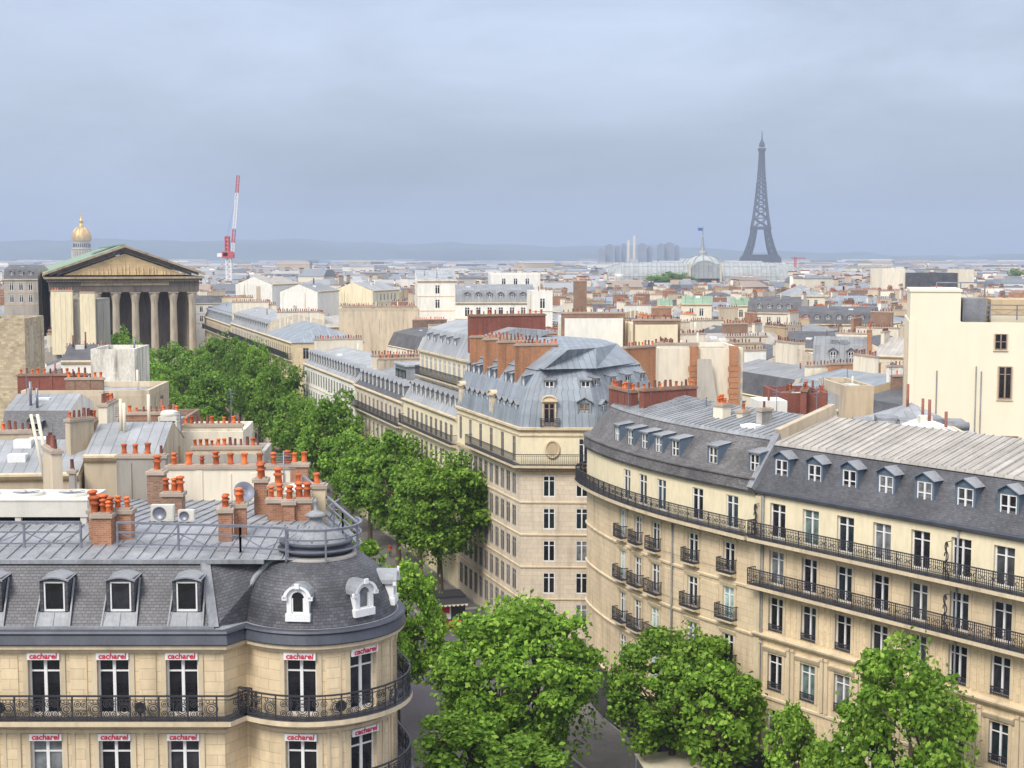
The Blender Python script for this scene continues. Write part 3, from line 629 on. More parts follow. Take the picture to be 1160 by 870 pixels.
# equipment resting on the roof
def ac_unit(x, y, z, rz, s, label):
    m = MB(); m.box(-.5, .5, 0, .34, .08, .78, 0); m.box(-.45, -.35, .0, .3, 0, .08, 1); m.box(.35, .45, .0, .3, 0, .08, 1)
    m.T = Matrix.Translation((-.12, -.012, .43)) @ Matrix.Rotation(pi/2, 4, 'X'); m.lathe([(.30,0),(.30,.02),(.27,.02),(.27,.005),(0,.005)], 20, (0,0), 2)
    m.T = TW(0,0,0); m.box(.26, .46, -.012, .0, .15, .7, 0)
    solo_scaled(m, 'air_conditioner', ['ac', 'steel', 'steel'], label, 'air conditioner', x, y, z, rz, s, 'air conditioning units on the zinc roof')
def solo_scaled(m, name, mats, label, cat, x, y, z, rz, s, group=None): 
    o = solo(m, name, mats, label, cat, (x, y, z), rz, group); o.scale = (s, s, s); return o
ac_unit(-15.35, 61.2, 23.42, 0, 1.0, 'larger boxy white air conditioner with round fan on the zinc roof'); ac_unit(-14.3, 61.2, 23.42, 0, .72, 'smaller boxy white air conditioner right of the larger one on the zinc roof')
def chiller(x0, x1, y0, y1, z, name, label):
    t = thing(name, label, 'rooftop chiller', (x0, y0, z))
    m = MB(); m.box(x0, x1, y0, y1, z+.55, z+1.25, 0); m.box(x0-.03, x1+.03, y0-.03, y1+.03, z+1.25, z+1.31, 0); part(m, 'casing', ['ac'], t)
    for k in range(3):
        m = MB(); c = (x0+(x1-x0)*(k+.5)/3, (y0+y1)/2); m.lathe([(.72,z+1.3),(.72,z+1.45),(.64,z+1.45),(.62,z+1.34),(.0,z+1.33)], 24, c, ms=[0,0,0,1])
        for q_ in range(6): m.bar((c[0],c[1],z+1.41),(c[0]+.66*cos(q_*pi/3),c[1]+.66*sin(q_*pi/3),z+1.41),.03,.02,1)
        part(m, 'fan', ['ac', 'steel'], t)
    for xx in (x0+.2, x0+(x1-x0)/2, x1-.2):
        for yy in (y0+.15, y1-.15): m = MB(); m.box(xx-.13, xx+.13, yy-.1, yy+.1, z, z+.55); part(m, 'leg', ['ac'], t)
    m = MB()
    for k in range(4): m.bar((x0,y0+.5+k*.5,z+.25),(x1,y0+.5+k*.5,z+.25),.1,.1)
    m.bar((x0,y0+.2,z+.4),(x1,y1-.3,z+.15),.08); part(m, 'pipework', ['dark'], t)
chiller(-24.6, -18.5, 60.8, 63.6, 23.2, 'rooftop_chiller', 'long white rooftop chiller with three top fans beside the brick chimneys')
def cooling_tower(x, y, z, w_, h_, label, lathe=False):
    t = thing('cooling_tower', label, 'ventilation unit', (x, y, z), 0, 'ventilation units among the left roofs')
    m = MB(); m.box(x-w_/2, x+w_/2, y-w_/2, y+w_/2, z, z+h_, 0)
    for dx in (-w_/2-.03, w_/2-.05): m.box(x+dx, x+dx+.08, y-w_/2-.03, y-w_/2+.05, z, z+h_, 0)
    part(m, 'casing', ['ac'], t); m = MB()
    if lathe: m.lathe([(w_*.5,z+h_),(w_*.55,z+h_+.1),(w_*.45,z+h_+.3),(w_*.3,z+h_+.36),(0,z+h_+.36)], 20, (x, y)); part(m, 'fan_cowl', ['ac'], t); m = MB()
    for k in range(6):
        for a0 in range(2): m.box(x-w_*.42+a0*w_*.44, x-w_*.02+a0*w_*.44, y-w_/2-.03, y-w_/2+.01, z+h_*.3+k*h_*.1, z+h_*.35+k*h_*.1, 0)
    part(m, 'louvre', ['dark'], t)
cooling_tower(-9.75, 63.5, 23.3, 1.15, 1.1, 'white ventilation unit with domed fan cowl behind the pot covered brick chimneys', True)
m = MB(); m.tube([(0,0,0),(0,0,1.3)], .035, 6, 1)
m.T = Matrix.Translation((.1,-.1,1.3)) @ Matrix.Rotation(R(62), 4, 'X') @ Matrix.Rotation(R(25), 4, 'Y'); m.lathe([(0,0),(.2,.02),(.38,.08),(.5,.15),(.48,.15),(.2,.04)], 22); m.T = Matrix(); m.bar((.1,-.1,1.3),(.1,-.75,1.6),.03,.03,1)
solo(m, 'satellite_dish', ['steel', 'steel'], 'large grey satellite dish on a pole among the chimneys', 'satellite dish', (-12.5, 64.6, 22.9))
for k, (px, y0, z0, hh, lb) in enumerate([(322, 70, 22.8, 2.6, 'thin steel aerial mast right of the satellite dish'), (137, 86, 23, 3.0, 'pale aerial mast left of the white cooling units'), (40, 76, 22, 4.6, 'leaning pair of cream flue pipes above the chiller')]):
    m = MB()
    if k < 2:
        m.tube([(0,0,0),(0,0,hh)], .04, 6)
        for q_ in range(5): m.bar((-.4,0,hh-.15-q_*.13),(.4,0,hh-.15-q_*.13),.03)
    else: m.tube([(.7,0,0),(0,-.3,hh)], .09, 8, 1); m.tube([(1.0,0,0),(.35,-.3,hh)], .09, 8, 1)
    solo(m, 'aerial_mast' if k < 2 else 'flue_pipe', ['steel', 'cream'], lb, 'aerial' if k < 2 else 'flue', (x_at(px, y0, z0), y0, z0))
for k, (deg, lb) in enumerate([(-16.95, 'round black spotlight on the balcony below the third sign from the left'), (-22.35, 'round black spotlight on the balcony at the left edge of the photo'), (300, 'round black spotlight on the curved balcony under the rotunda')]):
    u = uarc(292) if k == 2 else (x_at(163 if k == 0 else 5, 54, 17.5)+34); x, y = PA.at(u, .5); m = MB()
    m.T = Matrix.Rotation(pi/2, 4, 'X'); m.lathe([(.0,-.15),(.14,-.15),(.2,0),(.23,.04),(.2,.05),(0,.02)], 18); m.T = Matrix(); m.bar((0,0,-.5),(0,0,-.2),.06)
    solo(m, 'spotlight', ['dark'], lb, 'spotlight', (x, y, 17.62), PA.rzs(u), 'spotlights on the balcony')

# ================================================================ BUILDINGS D and E on the right, C in the centre
def col_ops(us, rows_, w_): return [(u, w_, zb, hh) for u in us for zb, hh in rows_]
EL = Vector(EP[3]); EPth = Path([EP[3], (EL+dE*30)[:]])
D0 = (Vector(EP[0])+Vector((3.2, 8.5)))[:]; D1 = (Vector(EP[0])+Vector((.5, 3.0)))[:]
def smooth_pts(P, n=5):
    out = []; P = [Vector(p) for p in P]
    for i in range(len(P)-1):
        p0, p1, p2, p3 = P[max(i-1,0)], P[i], P[i+1], P[min(i+2,len(P)-1)]
        for k in range(n):
            t = k/n; out.append((.5*((2*p1)+(p2-p0)*t+(2*p0-5*p1+4*p2-p3)*t*t+(3*p1-p0-3*p2+p3)*t**3))[:])
    return out+[P[-1][:]]
DP = Path(smooth_pts([D0, D1, EP[0], EP[1], EP[2], EP[3]], 6))
D = thing('curved_building', 'stone building with curved front, grey slate attic and small blue dormers by tall cream neighbour', 'building', (EP[1][0], EP[1][1], 0))
uTop = [DP.u_px(px, 18.6) for px in (695,710,728,749,790,829)]; uLow = [DP.u_px(px, 15) for px in (689.5,706,723,743,785,826)]
opsD = [(u, 1.15, 17.64, 2.15) for u in uTop]+col_ops(uLow, [(14.75,1.95),(11.7,2.05),(8.55,2.1),(5.4,2.1)], 1.05)
ub = [3, 5.2]; opsD += col_ops(ub, [(17.64,2.15),(14.75,1.95),(11.7,2.05),(8.55,2.1)], 1.0)
gops = [(u, 1.9, .15, 3.3) for u in uLow]
m = MB(); wall(m, DP, 0, DP.L, 3.9, 17.3, [o for o in opsD if o[2] < 17], 0, .2); wall(m, DP, 0, DP.L, 17.3, 20.25, [o for o in opsD if o[2] > 17], 1, .2)
wall(m, DP, 0, DP.L, 0, 3.9, gops, 3, .4)
for z in (4.0, 7.95, 14.2, 11.2): sweep(m, DP, [(0,z-.16),(.1,z-.12),(.12,z+.02),(0,z+.08)], m=2, caps=False)
for u in uLow:
    for zb, hh in ((14.75,1.95),(11.7,2.05),(8.55,2.1)):
        for s_ in (-1,1): a = u+s_*.64; sweep(m, DP, [(0,zb),(.06,zb),(.06,zb+hh+.2),(0,zb+hh+.2)], a-.1, a+.1, 2)
        sweep(m, DP, [(0,zb+hh+.04),(.08,zb+hh+.04),(.16,zb+hh+.3),(0,zb+hh+.34)], u-.8, u+.8, 2)
for a, b in zip(uLow[3:], uLow[4:]+[DP.L-.2]):
    for z in (14.9, 11.85): 
        if b-a > 2.6: sweep(m, DP, [(0,z),(.045,z),(.045,z+1.9),(0,z+1.9)], a+.95, b-.95, 0)
for k in range(int(DP.L/.36)):
    u = .1+k*.36; sweep(m, DP, [(0,17.02),(.3,17.06),(.32,17.24),(0,17.24)], u, u+.14, 2)
part(m, 'wall', ['stone_d', 'render', 'moulding', 'shop'], D)
windows(D, DP, opsD, .2, gls=('glass','glass','glass_g')); 
for i_, (u, w_, zb, hh) in enumerate(gops):
    x, y = mid_at(DP, u, w_, -.3); put_window(D, TW(x, y, zb, DP.rzs(u)), w_, hh, 'single', 'glass', 'frame_br', True, 'shop_window')
m = MB(); uu = (uLow[3]+uLow[4])/2; m.tube([DP.at(uu,.12,4.2), DP.at(uu,.12,17)], .07, 6); part(m, 'drainpipe', ['zinc_pl'], D)
balcony(D, DP, 17.6, .95, .3, DP.L-.05, .24, fancy=2, step=.13)
for u in uLow+ub:
    for zb, wd in ((14.75, .85), (11.7, 1.0), (8.55, 1.0)): balcony(D, DP, zb, .5, u-wd*.85, u+wd*.85, .12, fancy=2, h_=.9, step=.15)
m = MB(); sweep(m, DP, [(0,20.15),(.22,20.2),(.26,20.36),(.34,20.4),(.2,21.05),(.32,21.12),(.3,21.22),(-.25,21.3)], ms=[1,0,0,0,0,0,0], m=0); part(m, 'gutter', ['slate_d', 'moulding'], D)
m = MB(); sweep(m, DP, [(-.1,21.2),(-1.9,23.45)], 0, None, 0, False); part(m, 'mansard', ['slate_d'], D)
m = MB(); sweep(m, DP, [(-1.8,23.42),(-1.95,23.62),(-6.5,24.6)], DP.c[6], None, 0, False)
# back slope, ends
a = [DP.at(u, -6.5, 24.6) for u in DP.brk(DP.c[6], DP.L)]; bk = [(p[0]+3.5, p[1]+6.5, 22.6) for p in a]
for k in range(len(a)-1): m.poly([a[k], a[k+1], bk[k+1], bk[k]], 0)
u = DP.c[6]
while u < DP.L-.1: m.bar(DP.at(u, -1.95, 23.65), DP.at(u, -6.4, 24.62), .06, .07); u += .6
part(m, 'roof', ['zinc'], D)
m = MB(); L_ = DP.L
m.poly([DP.at(L_, 0, 20.3), DP.at(L_, -.1, 21.25), DP.at(L_, -1.9, 23.45), DP.at(L_, -6.5, 24.6), (bk[-1][0], bk[-1][1], 22.6), (bk[-1][0], bk[-1][1], 12)], 0); part(m, 'party_wall', ['beige'], D); m = MB(); q0 = DP.at(0, 0); m.poly([(*q0,0),(*q0,21.2),(q0[0]+12,q0[1]+4,21.2),(q0[0]+12,q0[1]+4,0)],0); part(m, 'end_wall', ['beige'], D); m = MB()
m.bar(DP.at(L_-.15, .4, 20.55), DP.at(L_-.15, -1.9, 23.8), .5, .42, 1); m.bar(DP.at(L_-.1, -1.8, 23.85), DP.at(L_-.1, -6.6, 25.2), .5, .7, 0)
part(m, 'parapet', ['beige', 'zinc_pl'], D)
for px in (694,709,725,741,760,803,850):
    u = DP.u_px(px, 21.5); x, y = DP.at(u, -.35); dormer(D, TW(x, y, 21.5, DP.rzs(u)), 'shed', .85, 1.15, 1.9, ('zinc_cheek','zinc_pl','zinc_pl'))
def stack_px(B, px, Y, z0, z1, w_, d_, rz, mt, n, rows_=1, kinds=(0,2), near=True, s=.82): return chimney(B, x_at(px, Y, z1), Y, z0, z1, w_, d_, rz, mt, n, near, rows_, kinds, s)
rzE = atan2(dE.y, dE.x)
stack_px(D, 818, 97, 23, 24.95, .9, .8, rzE, 'cream', 3, 1, (1,)); stack_px(D, 842, 96, 23, 24.6, .6, .7, rzE, 'cream', 1); stack_px(D, 706, 109, 22.5, 24.9, 4.3, .6, 1.9, 'brick_r', 9); stack_px(D, 757, 106.5, 22.5, 25.2, 5.0, .6, .55, 'brick_r', 10)
stack_px(D, 732, 109, 22.5, 24.9, 3.6, .5, .3, 'tan', 8); stack_px(D, 866, 93.5, 22.8, 25.0, .5, 1.0, rzE, 'grey', 1)
m = MB(); T = TW(x_at(853, 93, 24), 93, 23.78, rzE); m.T = T; m.box(-.7,.7,-.5,.5,0,.22,0); m.poly([(-.6,-.4,.23),(.6,-.4,.23),(.6,.4,.23),(-.6,.4,.23)],1); part(m, 'skylight', ['paintwhite','skyl'], D)

E = thing('long_building', 'long stone building with two iron balconies and gabled slate roof dormers above street trees', 'building', (EP[3][0], EP[3][1], 0))
uE = [1.75+2.68*k for k in range(11)]
rowsE = [(17.62,2.2),(14.66,2.15),(11.72,2.15),(7.95,2.3),(4.6,2.1)]
opsE = col_ops(uE, rowsE, 1.28); gE = [(u, 1.9, .15, 3.2) for u in uE]
m = MB(); wall(m, EPth, 0, 30, 3.9, 17.3, [o for o in opsE if o[2] < 17], 0, .3); wall(m, EPth, 0, 30, 17.3, 20.3, [o for o in opsE if o[2] > 17], 1, .3); wall(m, EPth, 0, 30, 0, 3.9, gE, 3, .4)
sweep(m, EPth, [(0,11.05),(.15,11.1),(.34,11.3),(.38,11.42),(0,11.5)], m=2); sweep(m, EPth, [(0,3.8),(.12,3.85),(.3,4.02),(.32,4.12),(0,4.2)], m=2); sweep(m, EPth, [(0,7.3),(.1,7.35),(.1,7.5),(0,7.55)], m=2)
for k, u in enumerate(uE):
    for zb, hh in rowsE[1:]:
        for s_ in (-1,1): a_ = u+s_*.7; sweep(m, EPth, [(0,zb),(.05,zb),(.05,zb+hh+.12),(0,zb+hh+.12)], a_-.1, a_+.1, 2)
    sweep(m, EPth, [(0,10.38),(.1,10.4),(.2,10.62),(.22,10.7),(0,10.75)], u-.95, u+.95, 2)
    for s_ in (-1.16, 1.16):      # engaged pilasters
        sweep(m, EPth, [(0,7.6),(.13,7.6),(.13,10.78),(.19,10.82),(.19,10.95),(0,10.98)], u+s_-.12, u+s_+.12, 2)
    for s_ in (-1.1, 1.1): sweep(m, EPth, [(0,11.7),(.04,11.7),(.04,14.1),(0,14.1)], u+s_-.13, u+s_+.13, 0)
sweep(m, EPth, [(0,4.2),(.16,4.2),(.16,20.1),(0,20.15)], .02, .5, 2)
part(m, 'wall', ['stone', 'render', 'moulding', 'shop'], E)
m = MB(); m.tube([EPth.at(.62,.1,4.2), EPth.at(.62,.1,20.2)], .07, 6); m.tube([EPth.at(15.0,.1,4.2), EPth.at(15.0,.1,20.2)], .06, 6); part(m, 'drainpipe', ['zinc_pl'], E)
windows(E, EPth, opsE, .3, gls=('glass','glass','glass_g'))
for u, w_, zb, hh in gE: x, y = mid_at(EPth, u, w_, -.3); put_window(E, TW(x, y, zb, rzE), w_, hh, 'single', 'glass', 'frame_br', True, 'shop_window')
balcony(E, EPth, 17.58, .9, .1, 30, .22, fancy=2, step=.13); balcony(E, EPth, 14.62, .9, .1, 30, .22, fancy=2, step=.13)
for u in uE:
    m = MB(); railing(m, EPth, .06, 11.74, .42, u-.56, u+.56, .1, ends=False); part(m, 'window_guard', ['iron'], E); m = MB(); railing(m, EPth, .06, 7.97, .5, u-.56, u+.56, .1, ends=False); part(m, 'window_guard', ['iron'], E)
m = MB(); sweep(m, EPth, [(0,20.2),(.12,20.24),(.3,20.36),(.32,20.5),(.22,20.56),(-.1,20.6)], m=0); part(m, 'gutter', ['leadband'], E)
m = MB(); sweep(m, EPth, [(.1,20.55),(-1.45,23.3)], m=0, caps=False); part(m, 'mansard', ['slate_b'], E)
m = MB(); sweep(m, EPth, [(-1.3,23.22),(-1.4,23.42),(-6.2,24.75),(-11.5,22.5)], m=0, caps=False); 
for k in range(50):
    u = .1+k*.6
    if u < 30: m.bar(EPth.at(u, -1.4, 23.45), EPth.at(u, -6.2, 24.78), .06, .07)
part(m, 'roof', ['zinc_w'], E)
for u in (0, 30): m = MB(); m.poly([EPth.at(u, 0, 0), EPth.at(u, 0, 20.5), EPth.at(u, -1.45, 23.3), EPth.at(u, -6.2, 24.7), EPth.at(u, -11.5, 22.5), EPth.at(u, -11.5, 0)]); part(m, 'party_wall', ['beige'], E)
m = MB(); m.poly([EPth.at(0,-11.5,0), EPth.at(30,-11.5,0), EPth.at(30,-11.5,22.5), EPth.at(0,-11.5,22.5)]); part(m, 'back_wall', ['beige'], E)
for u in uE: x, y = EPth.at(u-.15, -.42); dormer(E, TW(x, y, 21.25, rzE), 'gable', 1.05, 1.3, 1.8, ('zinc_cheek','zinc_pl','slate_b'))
for k, (u, z, hh) in enumerate(((.15, 17.7, 1.9), (14.9, 17.6, 2.1), (14.9, 14.7, 2.1))):
    m = MB(); x, y = EPth.at(u, .95 if k else .3)
    for q_ in range(4):
        pts = [(.17*cos(a)*(1-.15*q_)*(1 if q_%2 else -1), 0, hh*(q_+.5)/4+.26*sin(a)) for a in [R(30*j) for j in range(11)]]
        for a_, b_ in zip(pts, pts[1:]): m.bar(a_, b_, .045)
    m.bar((0,0,0),(0,0,hh),.045); m.bar((0,0,hh),(.3,0,hh+.1),.04)
    o_ = solo(m, 'iron_ornament', ['iron'], ['curly iron ornament on the wall where the curved and long facades meet','upper curly iron ornament rising from the long facade top balcony','lower curly iron ornament rising from the long facade second balcony'][k], 'ornament', (x, y, z), rzE, 'curly iron ornaments')

# ---- building C : blue-grey zinc mansard
C1 = CR; C2 = CR+Vector((6.9, -.3)); C3 = C2+Vector((6.3, 8.2)); LC = 20.2
CP = Path([(C1+S1*LC)[:], C1[:], C2[:], C3[:]])
Cb = thing('zinc_roof_building', 'cream corner building under tall blue grey zinc roof with brick chimney walls', 'building', (*C1, 0))
rowsC = [(13.2,1.95),(10.2,1.95),(7.2,1.95),(4.2,1.95),(1.0,2.2)]; uS = [1.1+1.72*k for k in range(11)]; uF = [LC+x for x in (2.6, 5.6)]; uR = [LC+6.9+x for x in (1.4, 4.0, 6.6, 9.2)]
uFt = [LC+x for x in (5.75,)]
opsC = col_ops(uS+uF+uR, rowsC, 1.08)+[(u, .9, 16.25, 2.35) for u in uS[::2]+uFt+uR+[LC+6.9+2.7]]
m = MB(); wall(m, CP, 0, CP.L, 0, 15.8, [o for o in opsC if o[2] < 16], 0, .14); wall(m, CP, 0, CP.L, 15.8, 19.35, [o for o in opsC if o[2] > 16], 1, .14)
for z in (12.7, 9.7, 6.7, 3.7): sweep(m, CP, [(0,z-.12),(.09,z-.08),(.09,z+.04),(0,z+.08)], m=2)
sweep(m, CP, [(0,18.75),(.1,18.8),(.1,18.9),(0,18.95)], m=2); sweep(m, CP, [(0,15.3),(.1,15.35),(.12,15.5),(0,15.55)], m=2)
for k in range(int(CP.L/.5)): u = .1+k*.5; (u+.2 < CP.L) and sweep(m, CP, [(0,15.6),(.3,15.64),(.3,15.8),(0,15.8)], u, u+.2, 2)
x0, y0 = CP.at(LC+2.9); m.T = TW(x0, y0, 17.6, CP.rz(LC+2.9)) @ Matrix.Rotation(pi/2, 4, 'X') @ Matrix.Scale(1.25, 4, (0,1,0)); m.lathe([(.72,0),(.72,.1),(.55,.12),(.52,.05)], 20, (0,0), 2); m.lathe([(.52,.05),(0,.05)], 20, (0,0), 3); m.T = None
part(m, 'wall', ['stone_c', 'render', 'moulding', 'tan'], Cb); windows(Cb, CP, [o for o in opsC if o[0] < LC], .14, fr='frame_gr', gls=('glass',)); windows(Cb, CP, [o for o in opsC if o[0] > LC], .14, gls=('glass','glass_g','glass'))
balcony(Cb, CP, 16.2, .8, 5.2, CP.L, .22, step=.17)
m = MB(); sweep(m, CP, [(0,19.15),(.15,19.25),(.3,19.4),(.3,19.6),(0,19.66)]); part(m, 'cornice', ['moulding'], Cb)
m = MB(); sweep(m, CP, [(.1,19.64),(-.1,20.8),(-.4,22.0),(-.85,23.1),(-1.45,24.0),(-2.0,24.6),(-1.9,24.72),(-2.2,24.85)], m=0, caps=False)
part(m, 'mansard', ['zinc_bl'], Cb)
m = MB(); top = [CP.at(u, -2.2, 24.85) for u in (0, LC, LC+6.9, CP.L)]; inn = [CP.at(u, -4.6, 26.6) for u in (0, LC, LC+6.9, CP.L)]
for k in range(3): m.poly([top[k], top[k+1], inn[k+1], inn[k]], 0)
bkk = [(inn[0][0]+6, inn[0][1]+5, 26.6), (inn[3][0]-1, inn[3][1]+8, 26.6)]; m.poly([inn[0], inn[1], inn[2], inn[3], bkk[1], bkk[0]], 0)
part(m, 'roof', ['zinc_bl'], Cb)
m = MB(); p0 = CP.at(0, 0); m.poly([(*p0,0),(*p0,19.6),CP.at(0,-1.9,24.75),inn[0],bkk[0],(bkk[0][0],bkk[0][1],0)]); part(m, 'party_wall', ['beige'], Cb); m = MB(); p3 = CP.at(CP.L,0); m.poly([(*p3,0),(bkk[1][0],bkk[1][1],0),bkk[1],inn[3],CP.at(CP.L,-1.9,24.75),(*p3,19.6)]); part(m, 'party_wall', ['beige'], Cb)
for i_, u in enumerate(uS):
    x, y = CP.at(u, .05 if i_ in (0, 6) else -.15); 
    if i_ in (0, 6): dormer(Cb, TW(x, y, 19.75, CP.rz(u)), 'arch', .8, 1.9, 1.6, ('stone','moulding','moulding'))
    else: dormer(Cb, TW(x, y, 19.75, CP.rz(u)), 'gable', .75, 1.7, 1.3, ('zinc_bl','zinc_pl','zinc_pl'))
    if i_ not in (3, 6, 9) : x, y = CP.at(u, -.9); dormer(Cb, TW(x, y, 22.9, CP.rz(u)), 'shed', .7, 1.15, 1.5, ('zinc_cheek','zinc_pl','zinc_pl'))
for u, k in ((LC+2.6,'arch'),(LC+5.8,'gable')):
    x, y = CP.at(u, .12 if k=='arch' else -.1); dormer(Cb, TW(x, y, 19.75, CP.rz(u)), k, 1.0, 2.1, 1.6, ('stone','moulding','moulding') if k=='arch' else ('zinc_bl','zinc_pl','zinc_pl'), fr='frame_br')
m = MB(); railing(m, CP, .35, 19.7, .75, LC+1.8, LC+3.5, .16); part(m, 'window_guard', ['iron'], Cb)
for u in (LC+2.6, LC+5.9): x, y = CP.at(u, -.85); dormer(Cb, TW(x, y, 22.75, CP.rz(u)), 'shed', .8, 1.05, 1.5, ('zinc_bl','zinc_pl','zinc_pl'))
for i_, u in enumerate(uR):
    x, y = CP.at(u, .05 if i_ == 2 else -.15); dormer(Cb, TW(x, y, 19.75, CP.rz(u)), 'arch' if i_ == 2 else 'gable', .8, 1.8, 1.4, ('stone','moulding','moulding') if i_ == 2 else ('zinc_bl','zinc_pl','zinc_pl')); x, y = CP.at(u, -.9); dormer(Cb, TW(x, y, 22.9, CP.rz(u)), 'shed', .75, 1.0, 1.5, ('zinc_bl','zinc_pl','zinc_pl'))
rzT = atan2(T1.y, T1.x)
for s_, n in ((4.4, 9), (9.6, 9), (14.2, 9), (18.8, 8)):      # brick chimney walls standing across the roof
    q_ = C1+S1*s_+T1*3.1; chimney(Cb, q_.x, q_.y, 19.7, 26.9, 4.2, .55, rzT, 'brick_o', n+2, True, 1, (2,0), .7)
stack_px(Cb, 679, 138, 21, 26.0, 2.8, .6, .9, 'brick_o', 6, 1, (2,0)); stack_px(Cb, 724, 141, 18, 26.2, 4.4, .6, .75, 'brick_o', 9, 1, (2,0))
fl = MB()
for k in range(60): x, y = CP.at(LC+6.9+.7+random.uniform(-.5,.9), .2+random.random()*.4); c = Vector((x, y, 19.8+random.random()*1.0)); d = [Vector([random.uniform(-.16,.16) for _ in range(3)]) for _ in range(3)]; fl.poly([c+q for q in d])
solo(fl, 'balcony_plant', ['leaf'], 'leafy green plants in front of a dormer of the blue zinc roof', 'plant', (0,0,0))

# ================================================================ generic Haussmann building
def haus(name, label, X, Y, rz, w_, dep, zc, style='mansard', wm='cream', rm='zinc', near=True, floors=3, chim=(5,5), cmt=None, spacing=2.3, group=None, dm=True, balc=False, mh=2.6, backwin=True, nearwin=False, fr='frame', single=False, pots_n=6, cstyle=0):
    B = thing(name, label, 'building', (X, Y, 0), rz, group); T = TW(X, Y, 0, rz)
    def tp(x, y): q = T @ Vector((x, y, 0)); return (q.x, q.y)
    hw, hd = w_/2, dep/2; F = Path([tp(-hw,-hd), tp(hw,-hd)]); K = Path([tp(hw,hd), tp(-hw,hd)])
    n = max(1, int((w_-1.2)/spacing)); us = [w_/2+(k-(n-1)/2)*spacing for k in range(n)]
    rowz = [(zc-2.75-3.05*k, 1.9) for k in range(floors)]; ops = col_ops(us, rowz, 1.0)
    m = MB(); wall(m, F, 0, w_, 0, zc, ops, 0, .13)
    if backwin: wall(m, K, 0, w_, 0, zc, [], 0, .25)
    else: wall(m, K, 0, w_, 0, zc)
    Ls = Path([tp(-hw,hd), tp(-hw,-hd)]); Rs = Path([tp(hw,-hd), tp(hw,hd)]); opn = col_ops([dep/2+k*2.6 for k in (-1.5,-.5,.5,1.5)], rowz, 1.0) if nearwin else []
    wall(m, Ls, 0, dep, 0, zc); wall(m, Rs, 0, dep, 0, zc, opn, 0, .13)
    for k in range(floors): z = rowz[k][0]-.5; sweep(m, F, [(0,z-.08),(.07,z-.04),(.07,z+.06),(0,z+.1)], m=1, caps=False)
    if style != 'flat': sweep(m, F, [(0,zc-.35),(.2,zc-.2),(.32,zc-.02),(.3,zc+.1),(-.05,zc+.14)], m=1); sweep(m, K, [(0,zc-.2),(.2,zc),(0,zc+.1)], m=1)
    for P_ in (Ls, Rs, K):
        for _ in range(3 if P_ is not Rs or not nearwin else 0):
            a_ = random.uniform(.3, P_.L-3); l_ = random.uniform(.8, 2.6); z_ = random.uniform(zc*.4, zc-2.2); sweep(m, P_, [(0,z_),(.03,z_),(.03,min(zc-.5,z_+random.uniform(1,5))),(0,min(zc-.5,z_+5))], a_, a_+l_, 2)
        a_ = random.uniform(.5, P_.L-.5); m.tube([P_.at(a_,.08,3), P_.at(a_,.08,zc-.2)], .06, 5, 1)
    part(m, 'wall', [wm, 'moulding', random.choice([wm, 'grey', 'beige', 'cream'])], B); windows(B, Rs, opn, .13, near, ('glass',), fr); windows(B, F, ops, .13, near, ('glass','glass','glass_g') if fr == 'frame' else ('glass',), fr)
    m = MB(); m.T = T
    if style == 'mansard':
        b = min(1.3, hd*.3); zt = zc+mh; zr_ = zt+min(1.1, hd*.2)
        for s_ in (1, -1):
            m.poly([(-hw,-s_*hd,zc+.1),(hw,-s_*hd,zc+.1),(hw,-s_*(hd-b),zt),(-hw,-s_*(hd-b),zt)][::s_], 0); m.poly([(-hw,-s_*(hd-b),zt),(hw,-s_*(hd-b),zt),(hw,0,zr_),(-hw,0,zr_)][::s_], 1)
        for s_ in (1, -1): m.poly([(s_*hw,-hd,zc),(s_*hw,hd,zc),(s_*hw,hd-b,zt),(s_*hw,0,zr_),(s_*hw,-(hd-b),zt)][::s_], 2)
    elif style == 'gable':
        zt = zr_ = zc+hd*.38
        for s_ in (1, -1): m.poly([(-hw,-s_*(hd+.3),zc),(hw,-s_*(hd+.3),zc),(hw,0,zr_),(-hw,0,zr_)][::s_], 1); m.poly([(s_*hw,-hd,zc),(s_*hw,hd,zc),(s_*hw,0,zr_)][::s_], 2)
    elif style == 'hip':
        zt = zr_ = zc+hd*.45; k_ = max(0, hw-hd)
        for s_ in (1, -1): m.poly([(-s_*(hw+.2),-s_*(hd+.2),zc+.05),(s_*(hw+.2),-s_*(hd+.2),zc+.05),(s_*k_,0,zr_),(-s_*k_,0,zr_)], 1); m.poly([(s_*(hw+.2),-s_*(hd+.2),zc+.05),(s_*(hw+.2),s_*(hd+.2),zc+.05),(s_*k_,0,zr_)], 1)
    elif style == 'shed':
        zt = zr_ = zc+dep*.16; m.poly([(-hw,-hd-.2,zc),(hw,-hd-.2,zc),(hw,hd,zr_),(-hw,hd,zr_)], 1)
        for s_ in (1, -1): m.poly([(s_*hw,-hd,zc),(s_*hw,hd,zc),(s_*hw,hd,zr_)][::s_], 2)
        m.poly([(-hw,hd,zc),(-hw,hd,zr_),(hw,hd,zr_),(hw,hd,zc)], 2)
    else:
        zt = zr_ = zc+.5; m.poly([(-hw,-hd,zc-.02),(hw,-hd,zc-.02),(hw,hd,zc-.02),(-hw,hd,zc-.02)], 1)
        for a in ((-hw,hw,-hd,-hd+.25),(-hw,hw,hd-.25,hd),(-hw,-hw+.25,-hd+.25,hd-.25),(hw-.25,hw,-hd+.25,hd-.25)): m.box(*a, zc, zt, 2)
    m.T = T
